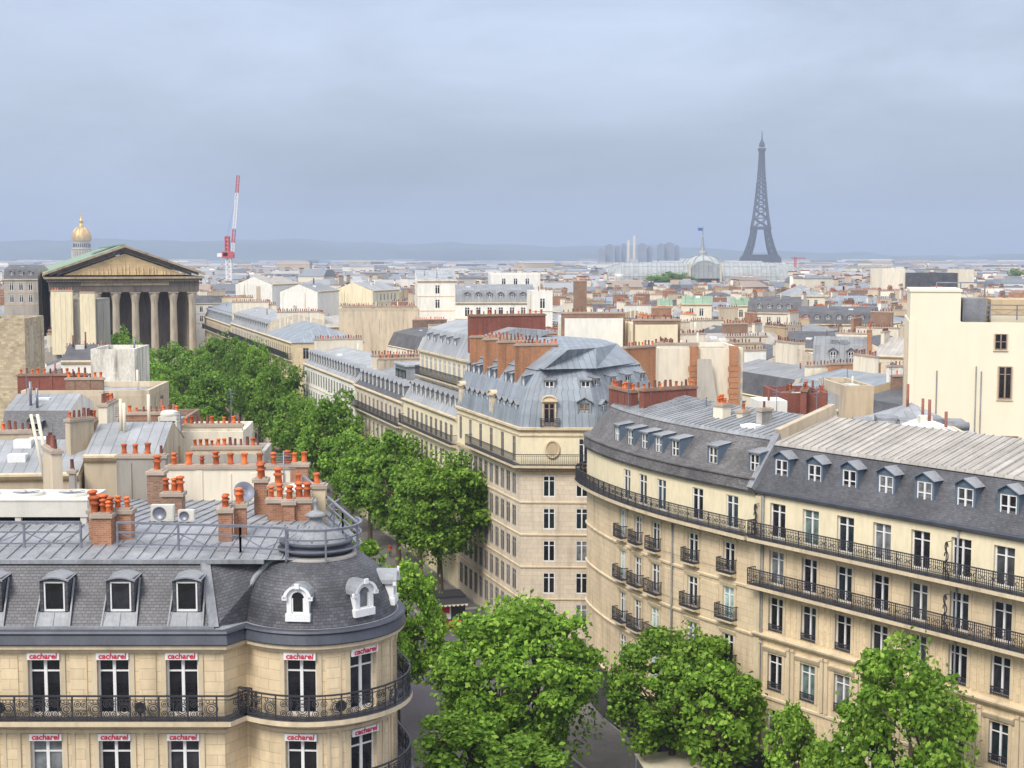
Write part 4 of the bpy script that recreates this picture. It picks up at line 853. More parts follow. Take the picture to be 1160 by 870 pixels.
    for _ in range(3):
        xx, yy = random.uniform(-hw*.7, hw*.7), random.uniform(-hd*.6, hd*.3); t_ = 1-abs(yy)/hd
        zz = {'mansard': zc+mh+.35, 'flat': zc, 'gable': zc+t_*hd*.38, 'hip': zc+t_*hd*.4, 'shed': zc+(yy+hd)*.16}[style]
        if random.random() < .5: m.box(xx-.5, xx+.5, yy-.4, yy+.4, zz-.2, zz+.35, 3)
        else: m.tube([(xx,yy,zz-.2),(xx,yy,zz+random.uniform(.9,1.9))], .1, 6, 4)
    fm = 'slate_b' if rm in ('zinc','slate_b') and style == 'mansard' and random.random() < .55 else rm
    part(m, 'roof', [fm if style=='mansard' else rm, rm, wm, random.choice(['paintwhite','zinc_pl','ac']), random.choice(['steel','cream','pot_d'])], B)
    if style == 'mansard' and dm:
        for u in us[::1]:
            q = T @ Vector((u-hw, -hd+.45, 0)); dormer(B, TW(q.x, q.y, zc+.75, rz), 'shed' if cstyle else 'gable', .75, 1.1, 1.2, ('zinc_pl','zinc_pl','zinc_pl'))
    if balc: balcony(B, F, zc-2.8, .7, .2, w_-.2, .2, step=.2)
    for side, ln in zip((-1, 1), chim):
        if ln <= 0: continue
        q = T @ Vector((side*(hw-.28), random.uniform(-.18,.18)*dep, 0)); ln = min(ln, dep*.9)
        chimney(B, q.x, q.y, zc, zr_+random.uniform(.5,1.3), ln, .5, rz+pi/2, cmt or random.choice(['beige','cream','brownbrick','cream','tan','brick_o','grey','white']), max(3, int(ln/.42)), near, 1, (0,2,2), .85, 'party_wall_chimney')
    return B
# ================================================================ named buildings of the middle distance
KEEP = []          # (x, y, radius) of ground already built on
RZR = atan2(-S1.y, -S1.x); RZL = atan2(S1.y, S1.x)
def s_px(px, z=17):
    best = min((abs(px_of(C1.x+S1.x*k*.2, C1.y+S1.y*k*.2, z)-px), k*.2) for k in range(1400)); return best[1]
marks = [LC]+[s_px(p) for p in (457, 402, 345, 300, 262, 232)]
def rrow(i, name, label, wm, rm, style, zc, gap=0, **kw):
    a, b = marks[i]+gap, marks[i+1]; q = C1+S1*((a+b)/2)+T1*6.2
    return haus(name, label, q.x, q.y, RZR, b-a-.05, 12.4, zc, style, wm, rm, group=None, fr='frame_gr', **kw)
G = 'stone buildings along the right side of the avenue'
N1 = rrow(0, 'terraced_building', 'tall pale building with stepped planted balconies beside the red brick wall', 'render', 'zinc', 'mansard', 18.2, spacing=2.0, floors=5, chim=(0,0), balc=True, mh=2.2)
a_, b_ = marks[0], marks[1]; q = C1+S1*((a_+b_)/2)+T1*7.6; T_ = TW(q.x, q.y, 0, RZR); wN = b_-a_
U = Path([(T_ @ Vector((-wN/2+.2,-5.6,0)))[:2], (T_ @ Vector((wN/2-.2,-5.6,0)))[:2]]); opsU = col_ops([1.2+1.9*k for k in range(int((wN-1.4)/1.9))], [(18.5,2.1),(21.5,2.0)], 1.05)
m = MB(); wall(m, U, 0, U.L, 17, 24, opsU, 0, .14); m.T = T_
m.box(-wN/2+.2, wN/2-.2, -5.5, 5.2, 17, 23.9, 0, 'f'); m.T = None; sweep(m, U, [(0,23.8),(.3,23.9),(.3,24.1),(0,24.1)], m=1); part(m, 'upper_storeys', ['render', 'moulding'], N1); windows(N1, U, opsU, .14)
balcony(N1, U, 21.2, .6, 0, U.L, .18, step=.17); balcony(N1, U, 18.3, .9, 0, U.L, .18, step=.17)
m = MB(); sweep(m, U, [(.1,24.1),(-1.2,26.6),(-1.4,26.7),(-4.6,27.6),(-9,27.2)], m=0); part(m, 'roof', ['zinc'], N1)
for k in range(5): x, y = U.at(2+k*2.8, -.5); dormer(N1, TW(x, y, 25.0, RZR), 'shed', .8, 1.0, 1.4, ('zinc_bl','zinc_pl','zinc_pl'))
q = C1+S1*(LC+3.4)+T1*6.6; RW = thing('red_brick_wall', 'tall plain red brick chimney wall topped by terracotta pots beside blue zinc roof', 'wall', (q.x, q.y, 0))
chimney(RW, q.x, q.y, 0, 28.9, 8.6, .8, rzT, 'brick_r', 13, True, 1, (2, 0), .8, 'wall')
N2 = rrow(1, 'low_roof_building', 'pale stone building with terraces and glazed rooftop room left of the stepped balconies', 'stone_c', 'zinc', 'mansard', 17.6, mh=1.5, floors=5, chim=(7,5), cmt='beige', balc=True)
a_, b_ = marks[1], marks[2]; q = C1+S1*((a_+b_)/2-3)+T1*5; m = MB(); m.T = TW(q.x, q.y, 0, RZR); m.box(-3,3,-2.6,3,17.5,21.4,0); m.box(-3.2,3.2,-2.9,3.2,21.4,21.6,1)
for k in range(3): m.box(-2.6+k*1.8,-1.1+k*1.8,-2.7,-2.6,18.5,20.9,2)
part(m, 'rooftop_room', ['zinc_pl', 'zinc', 'glass_g'], N2)
N3 = rrow(2, 'white_building', 'narrow white fronted building with planted roof terrace along the avenue', 'white', 'zinc', 'mansard', 17.8, mh=1.6, floors=5, chim=(8,8), cmt='cream', spacing=2.0)
N4 = rrow(3, 'stone_building', 'golden stone avenue corner building with black balconies and pale blue zinc roof', 'stone', 'zinc_bl', 'hip', 20.5, gap=11, nearwin=True, floors=5, chim=(0,0), cmt='cream', balc=True)
N5 = rrow(4, 'stone_building', 'weathered stone building with cream chimney walls beside the golden stone corner building', 'stone_c', 'zinc', 'mansard', 20.5, floors=5, chim=(8,8), cmt='cream', balc=True)
N6 = rrow(5, 'stone_building', 'brown stone building nearest the colonnaded temple on the right of the avenue', 'stone_d', 'zinc_bl', 'mansard', 20, floors=5, chim=(8,7), cmt='yellow', balc=True)
for k, (s_, lb) in enumerate(((s_px(425), 'green planting in boxes on the terrace left of the stepped balconies'), (s_px(362), 'dark purple and green shrubs on the roof terrace of the white building'), (s_px(475), 'leafy plants along the balcony of the stepped building'))):
    fl = MB()
    for j in range(420):
        c = C1+S1*(s_+random.uniform(-4,4))+T1*(1.2+random.random()*1.4); c = Vector((c.x, c.y, (17.8 if k<2 else 18.4)+random.random()**1.5*1.6)); d = [Vector([random.uniform(-.22,.22) for _ in range(3)]) for _ in range(3)]; fl.poly([c+q for q in d])
    solo(fl, 'terrace_plant', ['leaf_far'], lb, 'plants', (0,0,0))
def blk(name, label, px0, px1, ytop, Y, dep, rzd=0, style='flat', wm='cream', rm='zinc', chim=(0,0), **kw):
    """a building whose front (local -y) stands at depth Y between two sight lines"""
    zr_ = z_at(ytop, Y+dep/2); rise = {'flat':.5,'mansard':2.6+min(1.1,dep*.1),'gable':dep*.19,'hip':dep*.225,'shed':dep*.16}[style]
    zc = zr_-rise; x0, x1 = x_at(px0, Y, zc), x_at(px1, Y, zc); rz = R(rzd); w_ = (x1-x0)/max(.5, cos(rz)); c = Vector(((x0+x1)/2, Y, 0))+Matrix.Rotation(rz,3,'Z') @ Vector((0, dep/2, 0))
    KEEP.append((c.x, c.y, rz, w_/2, dep/2))
    return haus(name, label, c.x, c.y, rz, w_, dep, zc, style, wm, rm, chim=chim, near=Y < 150, **kw)
kw0 = dict(backwin=False)
bc = blk('tall_cream_building', 'huge plain cream blank walled building with few windows at the right edge', 1036, 1215, 361, 112, 14, -14, 'flat', 'bigcream', 'zinc_w', floors=0)
ch, sh = cos(R(-14)), sin(R(-14)); bx0 = x_at(1036, 112, 28); by0 = 112-(x_at(1215, 112, 28)-bx0)/2*sh/ch
def bcT(px, z):
    k = max(0, min(30, 0)); best = min((abs(px_of(bx0+i*.1*ch, by0+i*.1*sh, z)-px), i*.1) for i in range(300)); return bx0+best[1]*ch, by0+best[1]*sh
for px, yb, w_, h_ in ((1133,396,.9,1.25),(1138,452,1.0,2.6),(1148,522,1.0,2.0)):
    x, y = bcT(px, 26); T = TW(x, y, z_at(yb, y), R(-14)); m = MB(); m.T = T; m.box(-w_/2-.12,w_/2+.12,-.12,.0,-.12,0,0); m.box(-w_/2-.1,-w_/2,-.06,.0,0,h_,0); m.box(w_/2,w_/2+.1,-.06,.0,0,h_,0); part(m, 'window_surround', ['moulding'], bc); put_window(bc, T @ TW(0,-.08,0), w_, h_, 'french', 'glass', 'frame_br')
x, y = bx0, by0; m = MB(); m.T = TW(x, y, 0, R(-14)); zt = z_at(362, 111); m.box(.02, 3.9, .0, 9, zt-.3, z_at(331,112), 0); m.box(-.05, 4.0, -.08, 9.1, z_at(331,112), z_at(331,112)+.2, 0); m.box(-.0, .5, -.06, -.0, 14, zt, 0)
m.box(4.1, 5.9, 1.0, 4, zt-.3, zt+1.6, 1); m.box(6.3, 14, 1.5, 7, zt-.3, zt+1.5, 2); m.box(6.3, 20, .9, 1.0, zt-.6, zt+.25, 0)
for a_, z_, l_ in ((2.2,15,11),(5.2,14,12.4),(5.6,20,6),(11.2,15,6)): m.tube([(a_,-.09,z_),(a_,-.09,z_+l_)], .05, 5, 1)
for a_, z_, w__, h__ in ((.6,24,2.4,.04),(1.4,20,.04,9),(4.5,22.5,6,.03),(7,18,3,2.2)): m.box(a_,a_+w__,-.02,.0,z_,z_+h__,0)
part(m, 'upper_block', ['bigcream', 'zinc_pl', 'tan'], bc)
m = MB(); rail_run(m, [bcT(1092,32), bcT(1215,32)], zt+.2, .9); q1, q2 = bcT(1064,33), bcT(1120,33); rail_run(m, [(q1[0]+1, q1[1]+4), (q2[0]+1, q2[1]+4)], zt+1.2, 1.6); part(m, 'roof_railing', ['steel'], bc)
b = blk('cream_walled_building', 'cream blank gable walls with orange brick quoins behind the slate roofed building', 746, 842, 391, 150, 10, 3, 'flat', 'cream', 'zinc', floors=0)
for px in (786, 831): m = MB(); x = x_at(px,150,24); m.box(x-.45, x+.45, 149.6, 150.6, 8, z_at(392,150), 0); [m.box(x-.45-.2*(k%2), x+.45+.2*(k%2), 149.5, 149.6, 8+k*.6, 8.55+k*.6, 0) for k in range(27)]; m.T=None; part(m, 'brick_quoin', ['brick_o'], b)
m = MB(); m.poly([(x_at(790,149,22),149.3,12),(x_at(826,149,22),149.3,12),(x_at(806,149,22),149.3,z_at(407,149)),(x_at(790,149,22),149.3,z_at(407,149))]); part(m, 'rendered_patch', ['grey'], b)
stack_px(b, 765, 153, 20, z_at(389,153), 5, .5, .05, 'cream', 6, near=False)
b = blk('blank_cream_wall_building', 'wide blank pale cream wall with brown coping and clay pots above blue zinc roof', 640, 706, 359, 185, 9, 4, 'flat', 'white', 'zinc', floors=0); stack_px(b, 672, 186, 22, z_at(354,186), 8.4, .7, .07, 'brownbrick', 14, near=False)
b = blk('blank_cream_wall_building', 'blank yellowish wall with brown coping right of the wide pale cream wall', 720, 768, 366, 180, 9, 4, 'flat', 'yellow', 'zinc', floors=0); stack_px(b, 744, 181, 22, z_at(362,181), 6, .7, .07, 'brownbrick', 8, near=False)
blk('white_modern_building', 'bright white stepped modern building with two dark windows left of long zinc roofs', 473, 518, 306, 300, 14, 6, 'shed', 'white', 'zinc', floors=2, spacing=4.2, cmt='white', mh=2, **kw0)
blk('white_modern_building', 'low white box building on the skyline right of the stepped white one', 556, 612, 309, 360, 12, 4, 'flat', 'white', 'zinc_w', floors=1, spacing=3, **kw0)
blk('long_zinc_building', 'long pale building with stacked grey zinc roofs below the white skyline boxes', 516, 606, 322, 290, 16, 3, 'mansard', 'white', 'zinc', floors=2, **kw0)
blk('white_modern_building', 'slim white block with tall dark window at the end of the long zinc roofs', 603, 626, 329, 262, 10, 5, 'flat', 'white', 'zinc', floors=2, spacing=2.5, **kw0)
blk('hangar_roof_building', 'cream building with rounded pale gable left of the white stepped building', 420, 455, 319, 390, 12, 70, 'gable', 'yellow', 'zinc', floors=1, **kw0)
blk('white_gable_building', 'white blank gabled building between the temple and the cream gable', 306, 342, 313, 430, 12, 74, 'gable', 'white', 'zinc_w', floors=0, **kw0)
blk('white_gable_building', 'low white blank gable wall right of the white gabled building', 352, 392, 321, 370, 10, 80, 'gable', 'white', 'zinc', floors=0, **kw0)
b = blk('long_beige_wall_building', 'long beige blank wall topped by small red pots behind the avenue roofs', 384, 474, 349, 285, 10, 3, 'flat', 'beige', 'zinc', floors=0); stack_px(b, 430, 286, 20, z_at(347,286), 15, .5, .05, 'beige', 16, near=False)
cb = thing('tall_chimney', 'lone tall dark brown brick chimney rising above the roofs near photo centre', 'chimney', (x_at(657,270,28), 270, 0))
chimney(cb, x_at(657,270,28), 270, 10, z_at(318,270), 2.3, 2.0, .1, 'brownbrick', 3, False, 1, (2,), 1, 'shaft')
blk('slate_roof_building', 'long grey slate mansard building with many skylit dormers at centre right', 848, 905, 336, 330, 13, -20, 'mansard', 'cream', 'slate_b', (5,5), floors=2, **kw0)
blk('slate_roof_building', 'long grey slate mansard wing ending in cream gable walls at centre right', 905, 996, 347, 300, 13, -12, 'mansard', 'cream', 'slate_b', (0,7), floors=2, **kw0)
blk('pink_block_building', 'pale pink block with grey pyramid roof above the long slate wing', 895, 935, 322, 380, 14, 5, 'hip', 'cream', 'zinc', floors=1, **kw0)
blk('skylight_roof_building', 'grey zinc mansard with large skylights beside an orange brick gable', 922, 985, 381, 185, 10, -14, 'mansard', 'cream', 'zinc', (0,6), cmt='brick_o', floors=1, **kw0)
blk('beige_tower_block', 'beige rooftop block beside the dark glass storeys on the right skyline', 999, 1026, 304, 560, 14, 4, 'flat', 'cream', 'zinc', floors=0, **kw0)
dg = blk('dark_glass_building', 'dark glass and steel rooftop storeys on the right skyline', 1026, 1086, 309, 560, 16, 4, 'flat', 'slate_b', 'zinc', floors=0, **kw0)
blk('beige_tower_block', 'beige rooftop block right of the dark glass storeys', 1086, 1104, 305, 560, 12, 4, 'flat', 'cream', 'zinc', floors=0, **kw0)
blk('green_roof_building', 'long low building with pale green copper roof below the glass vaulted hall', 772, 806, 335, 330, 10, -8, 'gable', 'cream', 'copper', floors=1, **kw0)
blk('green_roof_building', 'shorter pale green copper roof right of the long green one', 829, 850, 337, 340, 10, -5, 'gable', 'cream', 'copper', floors=1, **kw0)
blk('green_roof_building', 'small pale green copper roof left of the long green one', 745, 762, 338, 340, 9, -5, 'gable', 'cream', 'copper', floors=1, **kw0)
b = blk('dark_red_wall_building', 'dark red chimney walls with crowded pots behind the curved building roof', 884, 938, 441, 118, 7, 2, 'flat', 'brick_r', 'zinc', floors=0); stack_px(b, 912, 119, 18, z_at(440,119), 3.6, .5, 1.3, 'brick_r', 9); stack_px(b, 893, 121, 18, z_at(443,121), 3.0, .5, 1.2, 'brick_r', 7); stack_px(b, 930, 121, 18, z_at(444,121), 2.6, .5, 1.2, 'brick_r', 6)
blk('white_box_building', 'small white box room in front of the dark red chimney walls', 859, 892, 452, 114, 3.2, 3, 'flat', 'white', 'white', floors=0)
b = blk('beige_gable_building', 'stained beige gable wall with sloping pale zinc roof left of it', 957, 990, 432, 128, 9, 3, 'flat', 'beige', 'zinc', floors=0)
blk('pale_zinc_roof_building', 'pale blue zinc sloping roof with small window left of the beige gable', 914, 955, 434, 130, 11, 2, 'gable', 'white', 'zinc_bl', floors=0)
blk('low_zinc_building', 'low broad zinc hip roof below the huge cream wall', 1000, 1112, 456, 98, 9, 3, 'hip', 'beige', 'zinc', floors=0)
blk('white_gable_hut', 'small white gabled rooftop hut behind the pale zinc roof edge', 1062, 1104, 474, 91.5, 3.4, 85, 'gable', 'white', 'white', floors=0)
m = MB()
for k in range(5): m.box(k*1.5, k*1.5+1.3, 0, 2.2, 0, .6+.2*(k%2)); m.tube([(k*1.5-.4,-.4,.35),(k*1.5+1.4,-.4,.35)], .28, 8)
solo(m, 'rooftop_duct', ['zinc_pl'], 'grey rooftop ventilation ducts behind the long building roof', 'ducts', (x_at(972,94,23), 95, z_at(488,94)), -.15)
# left side, named ones
blk('mottled_stone_building', 'plain mottled brown stone wall at the left edge below the temple', -25, 27, 359, 190, 10, 4, 'flat', 'mottled', 'zinc', floors=0)
b = blk('cream_chimney_building', 'pale building with broad cream chimney walls topped by red pots left of temple columns', 60, 110, 338, 250, 10, 4, 'flat', 'grey', 'zinc', floors=0)
stack_px(b, 70, 249, 18, z_at(329,249), 3.7, .6, .05, 'yellow', 8, near=False); stack_px(b, 99, 249, 18, z_at(331,249), 2.6, .6, .05, 'yellow', 9, near=False)
blk('stained_wall_building', 'badly stained peeling white wall beside the left avenue trees', 103, 152, 393, 155, 8, 3, 'flat', 'stained', 'zinc', floors=0)
blk('white_low_building', 'low white walled building left of the stained peeling wall', 70, 103, 390, 160, 9, 6, 'gable', 'white', 'slate_b', floors=0)
b = blk('beige_party_wall_building', 'long beige party wall with hipped zinc roof in front of the stained wall', 25, 168, 437, 121, 9, 3, 'flat', 'beige', 'zinc', floors=0); stack_px(b, 60, 124, 18, z_at(424,124), 6, .5, .1, 'brick_r', 12); stack_px(b, 96, 122.5, 18, z_at(429,122), 3.2, .5, .05, 'brownbrick', 7)
blk('hip_roof_building', 'zinc hipped roof with rust red edge above the beige party wall', 28, 92, 424, 128, 10, 4, 'hip', 'beige', 'zinc', floors=0)
b = blk('brown_wall_building', 'brown wall carrying a row of clay pots by the left avenue trees', 130, 208, 469, 103, 7, 3, 'flat', 'brownbrick', 'zinc', floors=0); stack_px(b, 170, 103.6, 18, z_at(467,104), 4.4, .5, .05, 'brick', 9)
b = blk('pale_zinc_block', 'pale grey zinc roofed block with small white window at left', 0, 74, 446, 99, 9, 2, 'mansard', 'white', 'zinc', (0,0), floors=0, dm=True, **kw0)
b = blk('cream_wall_building', 'cream wall with row of orange pots beside the white cooling units', 206, 275, 483, 93, 6, 4, 'flat', 'cream', 'zinc', floors=0); stack_px(b, 241, 93.6, 18, z_at(481,93.6), 3.9, .45, .05, 'cream', 11)
b = blk('grey_wall_building', 'grey rendered wall with two rows of orange pots behind the cream chimney wall', 216, 298, 508, 83, 5, 4, 'flat', 'grey', 'zinc', floors=0); stack_px(b, 257, 83.6, 18, z_at(506,83.6), 4.1, .45, .05, 'moulding', 12)
b = blk('grey_zinc_roof_building', 'broad grey zinc pitched roof behind the rooftop chiller at left', -20, 88, 498, 79, 8, 6, 'gable', 'beige', 'zinc', (0,3), floors=0); stack_px(b, 18, 84, 18, z_at(488,84), 1.9, .6, .2, 'beige', 5)
b = blk('grey_zinc_roof_building', 'grey zinc pitched roof with slanting seams left of the cream chimney wall', 96, 182, 478, 80, 8, 4, 'gable', 'beige', 'zinc', (3,0), floors=0); stack_px(b, 90, 82, 18, z_at(474,82), 1.6, .5, .9, 'beige', 5)
cooling_tower(x_at(170,88,24), 88, 22.6, 1.55, 1.5, 'squat white cooling unit with panel joints left of the tall white one'); cooling_tower(x_at(192,92,25), 92, 22.8, 1.15, 1.9, 'tall white cooling tower with dark louvres near the left avenue trees', True)
blk('slate_modern_building', 'grey slate building with two rows of square windows left of the temple', 5, 42, 300, 360, 16, 8, 'mansard', 'grey', 'slate_b', floors=2, **kw0)

# ================================================================ random infill of the old town blocks
def in_keep(x, y, r_): return any(abs((x-a)*cos(z)+(y-b)*sin(z)) < h+r_ and abs(-(x-a)*sin(z)+(y-b)*cos(z)) < d+r_ for a, b, z, h, d in KEEP)
def stc(x, y): d = Vector((x, y))-AL; return d.dot(S1), d.dot(T1)
PROT = []
wms = [('cream','cream'),('beige','beige'),('white','white'),('grey','grey'),('stone_c','pale stone'),('tan','tan'),('yellow','yellowish'),('white','off-white')]
rms = [('zinc','grey zinc'),('zinc_bl','blue grey zinc'),('slate_b','dark slate'),('zinc_w','pale zinc'),('zinc','zinc')]
sty = [('mansard','mansard'),('mansard','mansard'),('gable','pitched'),('hip','hipped'),('shed','single slope'),('flat','flat')]
pi_ = 0
for i in range(20):
    wm, wl = wms[i % 8]; rm, rl = rms[(i*3+i//5) % 5]; s0, sl_ = sty[(i*5+i//6) % 6]
    w_ = random.choice([14, 16, 18, 19]); dep = random.choice([11, 12, 13])
    B = haus('apartment_building', '', 0, -500-40*i, 0, w_, dep, random.choice([17.8,18.6,19.4,20.2]), s0, wm, rm, False, 2, (random.choice([3,5,7]), random.choice([3,5,7])), None, 2.6, cstyle=i % 2, backwin=False, balc=False)
    if i % 3 != 1: T = TW(0,-500-40*i,0); chimney(B, w_*.1, -500-40*i, 18, 24.2, 4.5, .5, .0, random.choice(['cream','brownbrick','beige','brick']), 8, False, 1, (2,0), 1, 'chimney')
    PROT.append((B, wl, rl, sl_, w_, dep))
index_kids()
PR2 = []
for B, *rest in PROT:       # distant version: the whole building as one mesh
    vs, fs, ms_, uvs, mats, names = [], [], [], [], [], {}
    def walk(o, W):
        if o.type == 'MESH':
            me = o.data; b0 = len(vs); vs.extend((W @ v.co)[:] for v in me.vertices); mi = []
            for k in me.materials:
                if k.name not in names: names[k.name] = len(mats); mats.append(k)
                mi.append(names[k.name])
            uv = me.uv_layers[0].data
            for p in me.polygons: fs.append([b0+v for v in p.vertices]); ms_.append(mi[p.material_index]); uvs.extend(c for l in p.loop_indices for c in uv[l].uv)
        for ch in KIDS.get(o, ()): walk(ch, W @ Matrix.LocRotScale(ch.location, ch.rotation_euler, ch.scale))
    walk(B, Matrix()); me = bpy.data.meshes.new('apartment_building'); me.from_pydata(vs, [], fs)
    for k in mats: me.materials.append(k)
    me.polygons.foreach_set('material_index', ms_); me.uv_layers.new(name='UVMap').data.foreach_set('uv', uvs); PR2.append(me)
LAND = [(-60,'far left'),(52,'left of the temple'),(135,'before the temple'),(235,'beside left avenue trees'),(300,'below the red crane'),(400,'behind avenue corner buildings'),(470,'left of stepped white block'),(540,'under long zinc roofs'),(620,'left of lone chimney'),(680,'right of lone chimney'),(750,'under glass hall left end'),(820,'under glass hall right end'),(885,'under lattice tower'),(945,'right of lattice tower'),(1010,'left of huge cream wall'),(1090,'under dark glass storeys'),(1260,'at right edge')]
ORD = ['first','second','third','fourth','fifth','sixth','seventh','eighth','ninth','tenth','eleventh','twelfth']
placed = []; blkmode = {}
def street_ok(x, y, r_):
    s, t = stc(x, y)
    if -40 < s < 410 and -r_-(13.5 if s < 300 else 16) < t < 27.7+r_+(13.5 if s < 300 else 12): return False
    if y < 76+r_ and x < 0: return False
    if x > -3 and y < 152 and x < 30: 
        if y < 140 or x < 22: return False
    if x >= 0 and y < 118+r_*.3: return False
    return True
cell = 17.2
for i in range(-32, 34):
    for j in range(-14, 34):
        s = 14+j*cell; t = i*cell+8; key = (i//3, j//3)
        if key not in blkmode: blkmode[key] = random.random() < .55
        modeA = blkmode[key] if random.random() < .85 else not blkmode[key]
        q = AL+S1*s+T1*t; x, y = q.x+random.uniform(-1.5,1.5), q.y+random.uniform(-1.5,1.5)
        if y < 84 or y > 560: continue
        px = px_of(x, y, 20)
        if px < -45 or px > 1205: continue
        if in_keep(x, y, 6.2) or not street_ok(x, y, 6.0): continue
        placed.append((x, y, px, modeA))
# left row along the avenue
for k in range(15):
    s = 24+k*17.6; q = AL+S1*s-T1*6.5; x, y = q.x, q.y
    if not in_keep(x, y, 5.0) and s < 300: placed.append((x, y, px_of(x, y, 20), 2))
placed.sort(key=lambda p: p[1]); seen = {}
items = []
for x, y, px, mA in placed:
    k = random.randrange(20); B, wl, rl, sl_, w_, dep = PROT[k]
    rz = (random.choice([RZR, RZL]) if mA else rzT)+random.choice([0,0,0,.04,-.05]) - (.9 if px > 880 and y > 200 else 0)
    place = next(lb for a, lb in LAND if px <= a) if px <= 1260 else 'at the right edge'
    dist = 'near' if y < 190 else ('mid-distance' if y < 340 else 'distant')
    items.append([x, y, px, k, rz+(10 if mA == 2 else 0), f'{dist} {wl} building, {sl_} {rl} roof, {place}'])
cnt = {}
for it in items: cnt[it[5]] = cnt.get(it[5], 0)+1
run = {}
first = set()
for x, y, px, k, rz, lb in items:
    run[lb] = run.get(lb, 0)+1
    full = lb if cnt[lb] == 1 else lb+', '+('nearest' if run[lb] == 1 else ORD[run[lb]-1]+' nearest')
    lowrow = rz > 7; rz -= 10*lowrow; dz = -2.6*(lowrow and y > 120)+random.uniform(-1.2, .6)-(0.6 if y < 130 else 0)
    if y < 330:
        if k not in first: o = PROT[k][0]; o.location = (x, y, dz); o.rotation_euler = (0,0,rz); first.add(k)
        else: o = copy_tree(PROT[k][0], (x, y, dz), rz)
    else: o = bpy.data.objects.new('apartment_building', PR2[k]); COL.objects.link(o); o.location = (x, y, dz); o.rotation_euler = (0,0,rz)
    tag(o, full, 'building', 'old town buildings seen over the roofs')
for k in range(20):
    if k not in first:
        o = PROT[k][0]
        for ch in KIDS.get(o, ()):
            for c2 in KIDS.get(ch, ()): bpy.data.objects.remove(c2)
            bpy.data.objects.remove(ch)
        bpy.data.objects.remove(o)
print('buildings placed', len(items))

# far city beyond the individual buildings: one mass
def city_mass():
    V, F, MI, UV = [], [], [], []
    def quad(p, m, uv): b = len(V); V.extend(p); F.append((b, b+1, b+2, b+3)[:len(p)]); MI.append(m); UV.extend(uv)
    def bld(x, y, w_, d_, h_, rh, a, chim):
        ca, sa = cos(a), sin(a); P = lambda u, v, z: (x+u*ca-v*sa, y+u*sa+v*ca, z); hw, hd = w_/2, d_/2
        c = [(-hw,-hd),(hw,-hd),(hw,hd),(-hw,hd)]; b = len(V)
        V.extend([P(*k, 0) for k in c]+[P(*k, h_) for k in c])
        for k in range(4): k2 = (k+1) % 4; F.append((b+k, b+k2, b+4+k2, b+4+k)); MI.append(0); L_ = w_ if k % 2 == 0 else d_; UV.extend([0,0,L_,0,L_,h_,0,h_])
        b = len(V); i_ = min(hd, 3); g = hw if random.random() < .6 else hw-i_
        V.extend([P(-hw-.3,-hd-.3,h_), P(hw+.3,-hd-.3,h_), P(hw+.3,hd+.3,h_), P(-hw-.3,hd+.3,h_), P(-g,-hd+i_,h_+rh), P(g,-hd+i_,h_+rh), P(g,hd-i_,h_+rh), P(-g,hd-i_,h_+rh)])
        for f in ((0,1,5,4),(1,2,6,5),(2,3,7,6),(3,0,4,7),(4,5,6,7)): F.append(tuple(b+k for k in f)); MI.append(1); UV.extend([0]*8)
        for _ in range(chim):
            u = random.choice([-1,1])*(hw-.4); v = random.uniform(-.4,.4)*d_; l = random.uniform(1.2,3); zt = h_+rh+random.uniform(.3,1.5); b = len(V); t = .35
            for (z0, z1, m_, e) in ((h_, zt, 0, 0), (zt, zt+.55, 2, -.08)):
                b = len(V); V.extend([P(u+sx*(t+e), v+sy*(l+e), z) for z in (z0, z1) for sx, sy in ((-1,-1),(1,-1),(1,1),(-1,1))])
                for f in ((0,1,5,4),(1,2,6,5),(2,3,7,6),(3,0,4,7),(4,5,6,7)): F.append(tuple(b+k for k in f)); MI.append(m_); UV.extend([0]*8)
    random.seed(11); y = 575.
    while y < 6800:
        step = 17+max(0, y-600)*.022; hx = .40*y+80; x = -hx
        while x < hx:
            wd = step*random.uniform(.7,1.0); X, Y = x+wd/2, y+random.uniform(-.3,.3)*step
            tall = random.random()
            if not any(hypot(X-a, Y-b) < c for a, b, c in FARKEEP) and not (abs(px_of(X,Y,20)-130) < 75 and Y < 700 and False):
                low = (-9 if Y > 1000 else -5) if (680 < px_of(X,Y,20) < 910 and Y < 1440) else 0
                bld(X, Y, wd, step*random.uniform(.55,.9), low+random.uniform(15,21)+(random.uniform(2,9) if tall > .94 else 0), random.choice([1.0,2.5,3.2,3.8]), random.choice([0,.33,.33,.4,-.5,1.2]), 2 if y < 1400 else (1 if y < 2500 else 0))
            x += wd*random.uniform(1.0,1.35)
        y += step*random.uniform(.95,1.3)
    me = bpy.data.meshes.new('distant_city'); me.from_pydata(V, [], F)
    for k in ('dwall','droof','pot_d'): me.materials.append(M[k])
    me.polygons.foreach_set('material_index', MI); me.uv_layers.new(name='UVMap').data.foreach_set('uv', UV)
    tag(link('distant_city', me), 'hazy mass of pale distant city roofs stretching to the hills', 'city', None, 'stuff'); print('far faces', len(F))
def polar(px, d): a = atan2(px-580, FPX); return d*sin(a), d*cos(a)
EIF = polar(860, 2990); INV = polar(95, 2372); GP = polar(795, 1440)
FARKEEP = [(*EIF, 80), (*INV, 70), (*GP, 125), (GP[0]-60, GP[1]+20, 80), (GP[0]+70, GP[1]-20, 80)]
city_mass()
random.seed(5)

